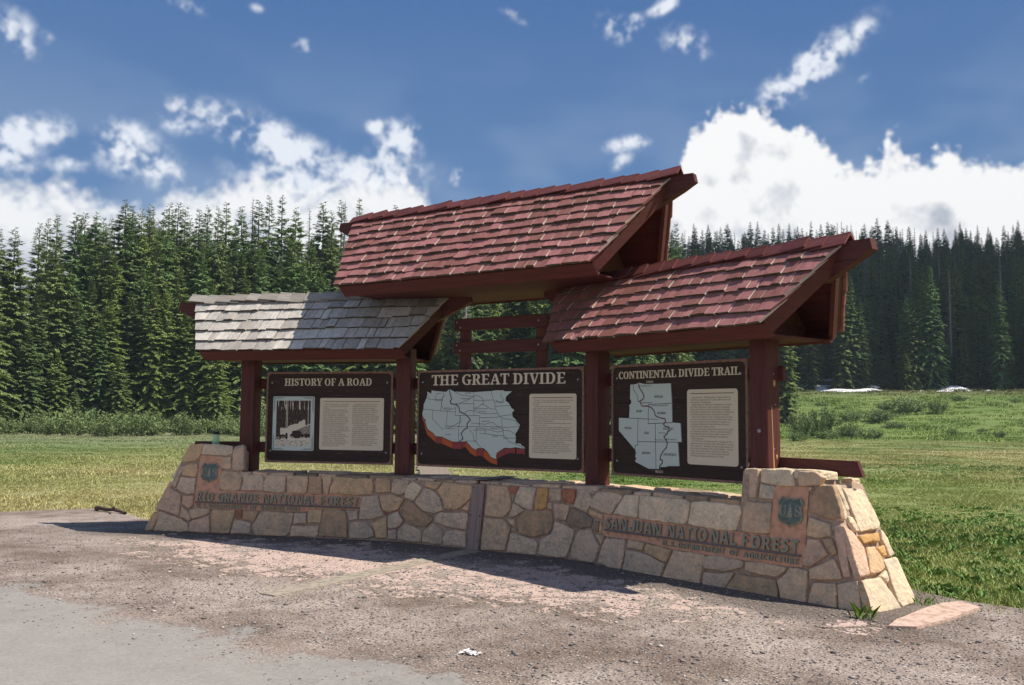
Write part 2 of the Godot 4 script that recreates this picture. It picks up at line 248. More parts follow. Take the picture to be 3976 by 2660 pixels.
const BLOBS := [[-15.79,16.59,2.88,0.94,14,1],[-13.72,15.64,3.41,1.1,18,1],[-19.03,17.2,1.97,0.68,8,0.9],[-19.86,16.56,1.18,0.58,10,0.8],[-22.87,15.03,1.57,1.26,20,1.1],[-21.44,14.23,1.44,0.94,12,1.1],[-25.86,13.73,1.18,0.42,-5,0.7],[-28.1,15.17,2.49,0.89,-8,0.9],[-28.68,14.06,1.57,1.05,0,1],[-28.78,20.2,1.1,0.89,35,0.85],[-28.42,19.49,0.89,0.58,30,0.8],[-27.16,20.16,0.37,0.37,0,0.6],[-7.05,16.4,1.1,1.31,-25,0.9],[-7.83,15.6,1.31,0.92,-10,0.8],[-6.39,17.18,0.68,0.47,15,0.8],[-8.53,17.34,0.52,0.42,0,0.9],[-3.52,14.6,0.37,0.47,20,0.9],[6.33,23.17,1.1,0.73,25,0.9],[7.55,23.41,0.58,0.47,0,0.8],[9.24,24.1,1.0,0.37,-18,0.9],[10.48,22.22,1.21,0.73,8,0.75],[11.4,21.62,0.79,0.52,30,0.6],[18.03,20.14,3.14,0.89,-33,1.15],[19.53,21.04,2.1,0.63,-33,0.95],[16.52,19.33,1.57,0.73,-28,1.05],[7.08,16.56,1.15,0.42,-8,0.95],[6.73,15.56,0.68,0.37,-35,0.8],[-19.75,22.91,1.05,0.31,12,0.75],[-13.12,21.52,0.63,0.37,0,0.8],[-0.1,23.77,0.89,0.31,25,0.5],[-15.76,23.31,0.47,0.26,10,0.5],[-8.31,19.38,0.58,0.21,0,0.4],[20.69,19.16,0.68,0.21,-40,0.45],[-12.64,13.83,3.67,0.79,8,1],[-8.74,14.54,3.14,1.05,0,1]]
const PROF_L := [-30.66,12.54,-29.01,12.3,-26.47,12.6,-25.13,12.16,-23.76,11.7,-21.68,11.41,-20.66,12.48,-20.21,13.13,-18.89,13.25,-15.46,14.14,-14.18,13.98,-12.64,13.7,-10.58,14.32,-9.26,14.47,-6.61,14.5,-5.66,13.89,-4.97,12.62,-3.07,11.36]
const PROF_R := [7.92,12.91,9.51,13.64,10.17,14.64,10.71,16.64,11.89,17.45,13.96,17.9,15.48,17.23,16.48,16.55,17.96,15.95,19.63,14.36,21.77,14.43,22.07,15.36,22.72,15.18,22.98,14.32,24.29,14.07,24.76,14.57,25.86,14.27,26.1,13.54,27.36,13.53,28.93,13.69,30.5,13.95]
const TEXT_ROAD_A := """   Wolf Creek Pass!  A romantic
name - a beautiful but harsh
setting.
   Squatter-trapper Bill Wolf
probably wasn't the first man
across the pass, though it
bears his name.  Until the
early 1900's, Cumbres and El-
wood Passes opened the way
to fertile Pagosa Country, first
used by migrating bands of
hunter-gatherers (4000 BC -
200 AD), later by Spanish and
French explorers seeking gold
in the 1700's, and finally by set-
tlers in the mid-1800's.
   The increasing wealth of
lumber, not gold, inspired the
building of a faster north-
south route.  Working with
horses and wagons, men com-
pleted narrow, steep Wolf
Creek Pass in 1916.
"""
const TEXT_ROAD_B := """   Chugging over the pass in a
Model-T Ford took two days,
often resulting in burning
brakes and boiling radiators.
Large patches of last winter's
snow meant stopping and
shoveling out a path.  Meeting
another vehicle from the oppo-
site direction was an exercise
in diplomacy - occasionally a
test of boxing skill.
   Old Bill Wolf's pass is now
very different.  Smooth pave-
ment, double lanes, snowslide
sheds and runaway-truck
ramps provide a safe, comfort-
able one-hour trip over the
pass.  Even with these im-
provements, Wolf Creek Pass
remains a legend in many
songs and poems as the "bear-
cat" of mountain passes.
"""
const TEXT_DIVIDE := """   Water!  Every drop has a destiny via the
continent's backbone: the Continental
Divide.
   With a foot on each side of the bronze
line below, you are symbolically strad-
dling the spine of the Western Hemi-
sphere.  In North America the Divide fol-
lows the crest of the Rocky Mountains
beginning north in Alaska's Brook Range
and continuing through South America to
the Strait of Magellan.
   Does the Continental Divide affect our
lives?  You bet!
   Spring thaws begin as trickles, grow to
gushes, and become torrents, sending
water to every part of the continent: west
to the Pacific, south to the Gulf of Mexico,
east to the Atlantic, and north to Hudson
Bay and up to the Arctic.  Along the way,
water - the building block of life on earth
- supports nature and civilization.
   Wolf Creek Pass, part of the San Juan
Mountain Range, averages an annual
snowfall of 460 inches - over 38 feet of
snow - the first step in an amazing cycle
surrounding nature's spine.
"""
const TEXT_TRAIL := """   Adventure!  Hiking the Continental Di-
vide National Scenic Trail offers you an
enormous challenge.
   Beginning at Mexico's border in south-
ern New Mexico, the country's longest
National Scenic Trail wanders through
Colorado, Wyoming, and Idaho, ending in
northern Montana at Canada's border.
   The trail follows the Continental Divide
at various points about a fifth of the way.
It may require six months or longer to
complete planned expeditions in bad
weather and deep snow.
   The 3,102 mile-long trail winds through
25 national forests, three national parks
including Yellowstone, and crosses 475
regions of water drainage, known as
"watersheds."
   In 1978, the United States Congress des-
ignated most of the trail "off limits" to mo-
tor vehicles.  Nearby roads make parts of
the trail accessible for short hikes.  From
here, you can take a one-hour hike to
Lobo Overlook, or a day's journey fol-
lowing Treasure Mountain Trail.
"""

# ------------------------------------------------------------------ meshes
class MB:
	var v := PackedVector3Array()
	var n := PackedVector3Array()
	var uv := PackedVector2Array()
	var c := PackedColorArray()
	var ix := PackedInt32Array()
	var tint := Color.WHITE
	# points run counter-clockwise seen from outside
	func face(p: Array, uvs: Array = [], t := Transform3D.IDENTITY) -> void:
		var b := v.size()
		var q: Array = []
		for x in p: q.append(t * x)
		var nn: Vector3 = (q[1] - q[0]).cross(q[2] - q[0])
		if nn.length() < 1e-12 and q.size() > 3: nn = (q[2] - q[0]).cross(q[3] - q[0])
		nn = nn.normalized()
		for k in q.size():
			v.append(q[k]); n.append(nn); c.append(tint)
			uv.append(uvs[k] if uvs.size() > k else Vector2(q[k].x, q[k].z))
		for k in range(1, q.size() - 1):
			ix.append(b); ix.append(b + k + 1); ix.append(b + k)
	# a face whose outside is away from mid
	func away(p: Array, mid: Vector3, t := Transform3D.IDENTITY) -> void:
		var nn: Vector3 = (p[1] - p[0]).cross(p[2] - p[0])
		var ce := Vector3.ZERO
		for x in p: ce += x
		ce /= p.size()
		if nn.dot(ce - mid) < 0.0: p.reverse()
		face(p, [], t)
	func box(s: Vector3, b := 0.004, t := Transform3D.IDENTITY) -> void:
		var h := s / 2.0
		b = minf(b, minf(h.x, minf(h.y, h.z)) * 0.6)
		for a in 3:
			var a1 := (a + 1) % 3
			var a2 := (a + 2) % 3
			for sg in [-1.0, 1.0]:
				var p := []
				for k in [[-1, -1], [1, -1], [1, 1], [-1, 1]]:
					var w := Vector3.ZERO
					w[a] = sg * h[a]; w[a1] = k[0] * (h[a1] - b); w[a2] = k[1] * (h[a2] - b)
					p.append(w)
				away(p, Vector3.ZERO, t)
			for s1 in [-1.0, 1.0]:
				for s2 in [-1.0, 1.0]:
					var p2 := []
					for k in [[0, -1], [1, -1], [1, 1], [0, 1]]:
						var w := Vector3.ZERO
						w[a] = k[1] * (h[a] - b)
						w[a1] = s1 * (h[a1] if k[0] == 0 else h[a1] - b)
						w[a2] = s2 * (h[a2] - b if k[0] == 0 else h[a2])
						p2.append(w)
					away(p2, Vector3.ZERO, t)
		for sx in [-1.0, 1.0]:
			for sy in [-1.0, 1.0]:
				for sz in [-1.0, 1.0]:
					away([Vector3(sx * h.x, sy * (h.y - b), sz * (h.z - b)), Vector3(sx * (h.x - b), sy * h.y, sz * (h.z - b)), Vector3(sx * (h.x - b), sy * (h.y - b), sz * h.z)], Vector3.ZERO, t)
	# polygon in x, y pushed from z0 to z1
	func prism(poly: PackedVector2Array, z0: float, z1: float, t := Transform3D.IDENTITY) -> void:
		if Geometry2D.is_polygon_clockwise(poly): poly.reverse()
		# is_polygon_clockwise works with y down; check by area
		var ar := 0.0
		for k in poly.size(): ar += poly[k].cross(poly[(k + 1) % poly.size()])
		if ar < 0: poly.reverse()
		var tr := Geometry2D.triangulate_polygon(poly)
		for k in range(0, tr.size(), 3):
			var a := poly[tr[k]]; var b := poly[tr[k + 1]]; var d := poly[tr[k + 2]]
			if (b - a).cross(d - a) < 0: var s := b; b = d; d = s
			face([Vector3(a.x, a.y, z1), Vector3(b.x, b.y, z1), Vector3(d.x, d.y, z1)], [], t)
			face([Vector3(a.x, a.y, z0), Vector3(d.x, d.y, z0), Vector3(b.x, b.y, z0)], [], t)
		for k in poly.size():
			var a := poly[k]; var b := poly[(k + 1) % poly.size()]
			face([Vector3(a.x, a.y, z0), Vector3(b.x, b.y, z0), Vector3(b.x, b.y, z1), Vector3(a.x, a.y, z1)], [], t)
	# convex solid between two rings of equal length
	func loft(p: Array, q: Array) -> void:
		var mid := Vector3.ZERO
		for x in p: mid += x
		for x in q: mid += x
		mid /= p.size() + q.size()
		away(p.duplicate(), mid); away(q.duplicate(), mid)
		for k in p.size():
			var j := (k + 1) % p.size()
			away([p[k], p[j], q[j], q[k]], mid)
	func ribbon(pts: Array, w: float, z: float) -> void:
		for k in pts.size() - 1:
			var a: Vector2 = pts[k]; var b: Vector2 = pts[k + 1]
			var d := (b - a).normalized() * w / 2.0
			var s := Vector2(-d.y, d.x)
			a -= d * 0.6; b += d * 0.6
			face([Vector3(a.x - s.x, a.y - s.y, z), Vector3(b.x - s.x, b.y - s.y, z), Vector3(b.x + s.x, b.y + s.y, z), Vector3(a.x + s.x, a.y + s.y, z)])
	func mesh() -> ArrayMesh:
		var arr := []
		arr.resize(Mesh.ARRAY_MAX)
		arr[Mesh.ARRAY_VERTEX] = v; arr[Mesh.ARRAY_NORMAL] = n; arr[Mesh.ARRAY_TEX_UV] = uv; arr[Mesh.ARRAY_COLOR] = c; arr[Mesh.ARRAY_INDEX] = ix
		var m := ArrayMesh.new()
		m.add_surface_from_arrays(Mesh.PRIMITIVE_TRIANGLES, arr)
		return m

# shared vertices, rounded normals; triangles counter-clockwise seen from outside
func smooth(v: PackedVector3Array, t: PackedInt32Array, cols := PackedColorArray(), uvs := PackedVector2Array()) -> ArrayMesh:
	var n := PackedVector3Array()
	n.resize(v.size())
	var ix := PackedInt32Array()
	ix.resize(t.size())
	for k in range(0, t.size(), 3):
		var a := t[k]; var b := t[k + 1]; var c := t[k + 2]
		var f := (v[b] - v[a]).cross(v[c] - v[a])
		n[a] += f; n[b] += f; n[c] += f
		ix[k] = a; ix[k + 1] = c; ix[k + 2] = b
	for k in n.size(): n[k] = n[k].normalized() if n[k].length() > 1e-12 else Vector3.UP
	var arr := []
	arr.resize(Mesh.ARRAY_MAX)
	arr[Mesh.ARRAY_VERTEX] = v; arr[Mesh.ARRAY_NORMAL] = n; arr[Mesh.ARRAY_INDEX] = ix
	if cols.size(): arr[Mesh.ARRAY_COLOR] = cols
	if uvs.size(): arr[Mesh.ARRAY_TEX_UV] = uvs
	var m := ArrayMesh.new()
	m.add_surface_from_arrays(Mesh.PRIMITIVE_TRIANGLES, arr)
	return m

# profile of (radius, height) spun round y
func lathe(prof: Array, seg := 20) -> ArrayMesh:
	var v := PackedVector3Array(); var t := PackedInt32Array()
	for p in prof:
		for k in seg:
			var a := TAU * k / seg
			v.append(Vector3(cos(a) * p[0], p[1], sin(a) * p[0]))
	for r in prof.size() - 1:
		for k in seg:
			var a := r * seg + k; var b := r * seg + (k + 1) % seg
			t.append_array([a, a + seg, b, b, a + seg, b + seg])
	return smooth(v, t)

func tube(st: MB, pts: Array, r0: float, r1: float, seg := 5) -> void:
	var prev: Array = []
	for k in pts.size():
		var d: Vector3 = (pts[mini(k + 1, pts.size() - 1)] - pts[maxi(k - 1, 0)]).normalized()
		var s := d.cross(Vector3(0.31, 0.2, 0.93)).normalized()
		var u := d.cross(s)
		var r := lerpf(r0, r1, float(k) / (pts.size() - 1))
		var ring: Array = []
		for j in seg:
			var a := TAU * j / seg
			ring.append(pts[k] + (s * cos(a) + u * sin(a)) * r)
		if k:
			for j in seg:
				var j2 := (j + 1) % seg
				st.away([prev[j], prev[j2], ring[j2], ring[j]], (pts[k] + pts[k - 1]) / 2.0)
		prev = ring

# ------------------------------------------------------------------ nodes
func numbered(s: String) -> String:
	var k: int = used.get(s, 0)
	used[s] = k + 1
	return s if k == 0 else "%s_%03d" % [s, k]
func tag(o: Node, label: String, category := "", group := "", kind := "") -> Node:
	if label: o.set_meta("label", label)
	if category: o.set_meta("category", category)
	if group: o.set_meta("group", group)
	if kind: o.set_meta("kind", kind)
	return o
func thing(called: String, label: String, category: String, at := Vector3.ZERO, turn := 0.0, group := "") -> Node3D:
	var o := Node3D.new()
	o.name = numbered(called)
	add_child(o)
	o.position = at
	o.rotation.y = turn
	tag(o, label, category, group)
	return o
func part(called: String, m: Mesh, material: Material, parent: Node, t := Transform3D.IDENTITY) -> MeshInstance3D:
	var o := MeshInstance3D.new()
	o.name = numbered(called) if parent == self else called
	o.mesh = m
	o.material_override = material
	o.transform = t
	parent.add_child(o, true)
	return o
func at(x: float, y: float, z: float) -> Transform3D:
	return Transform3D(Basis.IDENTITY, Vector3(x, y, z))

# ------------------------------------------------------------------ materials
func lin(r: float, g: float, b: float) -> Color:
	return Color(r, g, b).linear_to_srgb()
func mat(called: String, c: Color, rough := 0.85, tex: Texture2D = null, scale := Vector3.ONE, world := false) -> StandardMaterial3D:
	var m := StandardMaterial3D.new()
	m.resource_name = called
	m.albedo_color = c
	m.roughness = rough
	m.metallic_specular = 0.35
	if tex:
		m.albedo_texture = tex
		m.uv1_triplanar = true
		m.uv1_world_triplanar = world
		m.uv1_scale = scale
	M[called] = m
	return m
func bump(m: StandardMaterial3D, tex: Texture2D, cm: float) -> StandardMaterial3D:
	m.heightmap_enabled = true
	m.heightmap_texture = tex
	m.heightmap_scale = cm
	return m
# a picture from a function of (x, y) in 0..1 that gives a linear grey or colour
func picture(w: int, h: int, f: Callable) -> ImageTexture:
	var im := Image.create(w, h, false, Image.FORMAT_RGB8)
	for y in h:
		for x in w:
			var c: Color = f.call(float(x) / w, float(y) / h)
			im.set_pixel(x, y, c.linear_to_srgb())
	return ImageTexture.create_from_image(im)
func noise(seed_: int, freq: float, oct := 4, type := FastNoiseLite.TYPE_SIMPLEX_SMOOTH) -> FastNoiseLite:
	var n := FastNoiseLite.new()
	n.seed = seed_; n.frequency = freq; n.noise_type = type
	n.fractal_type = FastNoiseLite.FRACTAL_FBM; n.fractal_octaves = oct
	return n
# noise that repeats over the unit square
func tiled(n: FastNoiseLite, x: float, y: float, kx: float, ky: float) -> float:
	var a := x * TAU; var b := y * TAU
	return n.get_noise_3d(cos(a) * kx + 3.0 * cos(b) * ky, sin(a) * kx + 1.7 * sin(b) * ky, sin(b) * ky * 2.2 + cos(a) * 0.4 * kx)
func ramp_noise(seed_: int, freq: float, oct: int, stops: Array, size := 512) -> ImageTexture:
	var im := noise(seed_, freq, oct).get_seamless_image(size, size, false, false, 0.1, true)
	im.convert(Image.FORMAT_L8)
	var d := im.get_data()
	var lut: Array = []
	for k in 256:
		var t := k / 255.0
		var c: Color = stops[0][1]
		for j in stops.size() - 1:
			if t >= stops[j][0]: c = (stops[j][1] as Color).lerp(stops[j + 1][1], clampf((t - stops[j][0]) / (stops[j + 1][0] - stops[j][0]), 0, 1))
		c = c.linear_to_srgb()
		lut.append([int(clampf(c.r, 0, 1) * 255), int(clampf(c.g, 0, 1) * 255), int(clampf(c.b, 0, 1) * 255)])
	var o := PackedByteArray()
	o.resize(d.size() * 3)
	for k in d.size():
		var l: Array = lut[d[k]]
		o[k * 3] = l[0]; o[k * 3 + 1] = l[1]; o[k * 3 + 2] = l[2]
	return ImageTexture.create_from_image(Image.create_from_data(size, size, false, Image.FORMAT_RGB8, o))
func g(v: float) -> Color: return Color(v, v, v)

func make_materials() -> void:
	var coarse := ramp_noise(11, 0.012, 5, [[0.0, Color(0.5, 0.46, 0.42)], [0.35, Color(0.8, 0.78, 0.75)], [0.6, g(1.0)], [1.0, Color(1.0, 0.93, 0.8)]])
	var stone_tex := stone_picture()
	var rough_h := ramp_noise(5, 0.03, 5, [[0.0, g(0.0)], [1.0, g(1.0)]])
	var fine_h := ramp_noise(6, 0.09, 4, [[0.0, g(0.0)], [1.0, g(1.0)]])
	M.rough_h = rough_h; M.fine_h = fine_h; M.coarse = coarse
	var tones := {"t": [0.75, 0.54, 0.36], "o": [0.75, 0.515, 0.305], "g": [0.71, 0.54, 0.39], "p": [0.76, 0.515, 0.365], "r": [0.60, 0.255, 0.15], "b": [0.58, 0.395, 0.245], "w": [0.84, 0.68, 0.48], "k": [0.38, 0.285, 0.20], "s": [0.70, 0.42, 0.17]}
	for k in tones:
		for j in 3:
			var f := 0.92 + 0.08 * j
			var m := mat("stone_%s%d" % [k, j], lin(tones[k][0] * f, tones[k][1] * f, tones[k][2] * f), 0.92, stone_tex, Vector3.ONE * (1.0 + 0.3 * j), true)
			m.uv1_offset = Vector3(0.3 * j, 0.17 * j, 0.41 * j)
			bump(m, rough_h, 1.8)
	bump(mat("mortar", lin(0.44, 0.325, 0.25), 0.95, coarse, Vector3.ONE * 2.0, true), fine_h, 0.8)
	bump(mat("plaster", lin(0.62, 0.345, 0.23), 0.9, coarse, Vector3.ONE * 1.6, true), fine_h, 0.25)
	var grain_x := picture(512, 256, grain_pixel)
	var grain_y := picture(256, 512, func(x: float, y: float) -> Color: return grain_pixel(y, x))
	for k in 3:
		var f := 0.85 + 0.15 * k
		var c := lin(0.125 * f, 0.037 * f, 0.031 * f)
		var mh := bump(mat("red_wood%d" % k, c, 0.62, grain_x, Vector3(0.7, 3.2, 3.2)), grain_x, 0.2)
		mh.uv1_offset = Vector3(0.37 * k, 0.2 * k, 0.11 * k)
		var mv := bump(mat("red_wood_up%d" % k, c, 0.62, grain_y, Vector3(3.2, 0.7, 3.2)), grain_y, 0.2)
		mv.uv1_offset = Vector3(0.2 * k, 0.37 * k, 0.11 * k)
	bump(mat("ply", lin(0.16, 0.062, 0.03), 0.7, grain_y, Vector3(2.0, 0.8, 2.0)), grain_y, 0.15)
	bump(mat("soffit", lin(0.125, 0.037, 0.031), 0.75, grain_x, Vector3(0.8, 2.0, 2.0)), grain_x, 0.15)
	bump(mat("dark_wood", lin(0.050, 0.029, 0.022), 0.6, grain_x, Vector3(0.8, 3.0, 3.0)), grain_x, 0.2)
	bump(mat("edge_paint", lin(0.27, 0.155, 0.12), 0.7, coarse, Vector3.ONE * 3.0), fine_h, 0.15)
	# shingles: texture runs along the slope
	var sh_red := picture(256, 256, shingle_red_pixel)
	var sh_grey := picture(256, 256, shingle_grey_pixel)
	var sh_h := picture(128, 256, func(x: float, y: float) -> Color: return g(clampf(0.5 + 0.5 * tiled(fn, x, y, 9.0, 0.6), 0, 1)))
	for k in 6:
		var f := 0.70 + 0.09 * k
		var m := mat("shingle_red%d" % k, lin(0.40 * f, 0.170 * f, 0.145 * f * (0.95 + 0.03 * k)), 0.6, sh_red)
		m.uv1_triplanar = false
		m.uv1_offset = Vector3(0.17 * k, 0.31 * k, 0)
		bump(m, sh_h, 0.25)
		f = 0.72 + 0.09 * k
		var m2 := mat("shingle_grey%d" % k, lin(0.62 * f, 0.58 * f, 0.53 * f), 0.85, sh_grey)
		m2.uv1_triplanar = false
		m2.uv1_offset = Vector3(0.17 * k, 0.31 * k, 0)
		bump(m2, sh_h, 0.35)
	mat("raw_edge", lin(0.68, 0.60, 0.52), 0.9, grain_x, Vector3.ONE * 3.0)
	mat("shingle_butt", lin(0.10, 0.085, 0.06), 0.95, coarse, Vector3.ONE * 5.0)
	mat("metal", lin(0.34, 0.34, 0.34), 0.45).metallic = 0.8
	var bz := bump(mat("bronze", lin(0.40, 0.37, 0.31), 0.6, picture(256, 256, patina_pixel), Vector3.ONE * 3.0, true), fine_h, 0.1)
	bz.metallic = 0.25
	var bd := bump(mat("bronze_shield", lin(0.13, 0.185, 0.18), 0.55, coarse, Vector3.ONE * 5.0, true), fine_h, 0.1)
	bd.metallic = 0.3
	mat("bronze_bar", lin(0.16, 0.15, 0.15), 0.6, coarse, Vector3.ONE * 4.0, true)
	bump(mat("strip_wood", lin(0.36, 0.265, 0.23), 0.7, grain_y, Vector3(3.0, 0.6, 3.0)), grain_y, 0.3)
	mat("cream", lin(0.66, 0.59, 0.44), 0.6)
	mat("mint", lin(0.52, 0.60, 0.55), 0.6)
	mat("ink", lin(0.035, 0.025, 0.022), 0.7)
	mat("orange_print", lin(0.46, 0.10, 0.03), 0.6)
	mat("red_print", lin(0.27, 0.055, 0.05), 0.6)
	mat("ridge_print", lin(0.11, 0.11, 0.17), 0.6)
	mat("trail_print", lin(0.14, 0.07, 0.045), 0.6)
	mat("title", lin(0.68, 0.61, 0.45), 0.6)
	mat("knot", lin(0.50, 0.29, 0.12), 0.8)

func stone_picture() -> ImageTexture:
	var size := 512
	var d1 := noise(61, 0.008, 4).get_seamless_image(size, size, false, false, 0.15, true).get_data()
	var d2 := noise(62, 0.03, 4).get_seamless_image(size, size, false, false, 0.15, true).get_data()
	var d3 := noise(63, 0.16, 3).get_seamless_image(size, size, false, false, 0.15, true).get_data()
	var im := Image.create(size, size, false, Image.FORMAT_RGB8)
	for k in size * size:
		var a := d1[k] / 255.0 - 0.5; var b := d2[k] / 255.0 - 0.5; var c := d3[k] / 255.0 - 0.5
		var v := 0.74 + 0.40 * a + 0.34 * b + 0.28 * c
		if b + 0.3 * c > 0.22: v += (b + 0.3 * c - 0.22) * 0.9
		if c + b * 0.6 < -0.34: v *= 0.72
		var warm := clampf(a * 1.4 + b * 0.8, -0.6, 0.6)
		im.set_pixel(k % size, k / size, Color(clampf(v * (1.0 + 0.08 * warm), 0, 1), clampf(v * (1.0 - 0.07 * warm), 0, 1), clampf(v * (1.0 - 0.16 * warm), 0, 1)).linear_to_srgb())
	return ImageTexture.create_from_image(im)
func grain_pixel(x: float, y: float) -> Color:
	var a := tiled(fn, x, y, 0.35, 5.0)
	var b := tiled(fn, x + 0.3, y + 0.2, 1.2, 16.0)
	var c := tiled(fn, x, y, 1.5, 1.5)
	var v := 0.76 + 0.22 * a + 0.24 * b + 0.2 * c
	if b < -0.34: v *= 0.55
	return g(clampf(v, 0.2, 1.0))
func shingle_red_pixel(x: float, y: float) -> Color:
	var a := tiled(fn, x, y, 7.0, 0.35)
	var b := tiled(fn, x + 0.2, y + 0.4, 16.0, 0.9)
	var c := tiled(fn, x, y, 2.5, 2.0)
	var v := 0.78 + 0.22 * a + 0.2 * b + 0.16 * c
	var worn := smoothstep(0.40, 0.56, b * 0.7 + c * 0.6 + a * 0.25)
	return g(clampf(v, 0.3, 1.0)).lerp(Color(0.95, 1.0, 1.0), worn * 0.6)
func shingle_grey_pixel(x: float, y: float) -> Color:
	var a := tiled(fn, x, y, 7.0, 0.35)
	var b := tiled(fn, x + 0.2, y + 0.4, 16.0, 0.9)
	var c := tiled(fn, x, y, 2.0, 1.6)
	var v := clampf(0.76 + 0.2 * a + 0.2 * b + 0.2 * c, 0.25, 1.0)
	return Color(v, v * (0.99 - 0.04 * c), v * (0.98 - 0.12 * maxf(c, 0)))
func patina_pixel(x: float, y: float) -> Color:
	var a := tiled(fn, x, y, 2.2, 2.2)
	var b := tiled(fn, x + 0.5, y, 7.0, 7.0)
	return Color(0.9, 0.85, 0.75).lerp(Color(0.45, 1.0, 1.0), smoothstep(0.1, 0.5, a + b * 0.4)) * (0.85 + 0.2 * b)

# ------------------------------------------------------------------ terrain
func terrain(x: float, z: float) -> float:
	var r := Vector2(x - CAM.x, z - CAM.z)
	var d := r.length()
	var az := rad_to_deg(atan2(r.dot(RGT), r.dot(FWD)))
	var hf := smoothstep(-6.0, 9.0, az) * (1.0 - smoothstep(70.0, 110.0, az))
	var side := 1.0 - smoothstep(80.0, 130.0, absf(az))
	var h := -0.03 - 0.1 * smoothstep(9.0, 30.0, d) + hf * (7.0 * smoothstep(95.0, 170.0, d) + 0.24 * maxf(0.0, minf(d, 420.0) - 162.0)) + (1.0 - hf) * side * 0.05 * maxf(0.0, minf(d, 300.0) - 95.0)
	if d > 12.0: h += fn.get_noise_2d(x * 6.0, z * 6.0) * 0.10 * smoothstep(12.0, 40.0, d)
	return h
# the colour of what grows at a place: short green grass, straw coloured grass, dark sedge
func meadow(x: float, z: float) -> Color:
	var r := Vector2(x - CAM.x, z - CAM.z)
	var d := r.length()
	var az := rad_to_deg(atan2(r.dot(RGT), r.dot(FWD)))
	var a := fn.get_noise_2d(x * 1.6 + 40.0, z * 1.6)
	var b := fn.get_noise_2d(x * 7.0, z * 7.0 + 90.0)
	var straw := clampf(0.42 + 0.9 * a + 0.5 * b, 0.0, 1.0)
	var right := smoothstep(-2.0, 9.0, az)
	# on the right the near ground is lush, a drier belt follows at 30 to 75 m, then the green slope
	var belt := smoothstep(24.0, 40.0, d) * (1.0 - smoothstep(82.0, 100.0, d))
	straw = lerpf(straw * 0.75 + 0.1, clampf(belt * 0.5 + 0.45 * a + 0.3 * b, 0.0, 1.0), right)
	var c := Color(0.205, 0.285, 0.078).lerp(Color(0.47, 0.415, 0.225), straw)
	c = c.lerp(Color(0.13, 0.21, 0.055), clampf(-1.4 * b - 0.6 * a, 0.0, 0.6))
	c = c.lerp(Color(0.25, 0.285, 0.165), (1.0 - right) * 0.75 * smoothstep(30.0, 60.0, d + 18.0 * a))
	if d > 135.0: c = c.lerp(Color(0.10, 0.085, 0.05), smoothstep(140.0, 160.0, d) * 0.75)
	return c

func ring_ground() -> void:
	var v := PackedVector3Array(); var t := PackedInt32Array(); var c := PackedColorArray()
	var rs: Array = [0.0]
	var r := 2.0
	while r < 1200.0:
		rs.append(r); r *= 1.055 if r < 420.0 else 1.2
	var na := 300
	for k in rs.size():
		for j in na:
			var th := TAU * j / na
			var x: float = CAM.x + cos(th) * rs[k]; var z: float = CAM.z + sin(th) * rs[k]
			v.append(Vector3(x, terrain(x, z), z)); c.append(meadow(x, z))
	for k in rs.size() - 1:
		for j in na:
			var a := k * na + j; var b := k * na + (j + 1) % na
			t.append_array([a, b, a + na, b, b + na, a + na])
	var tex := ramp_noise(21, 0.05, 5, [[0.0, g(0.45)], [0.5, g(0.8)], [1.0, g(1.0)]])
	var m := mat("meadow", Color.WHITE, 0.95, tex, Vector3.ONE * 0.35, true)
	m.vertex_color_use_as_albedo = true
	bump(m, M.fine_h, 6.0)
	tag(part("ground", smooth(v, t, c), m, self), "", "", "", "structure")

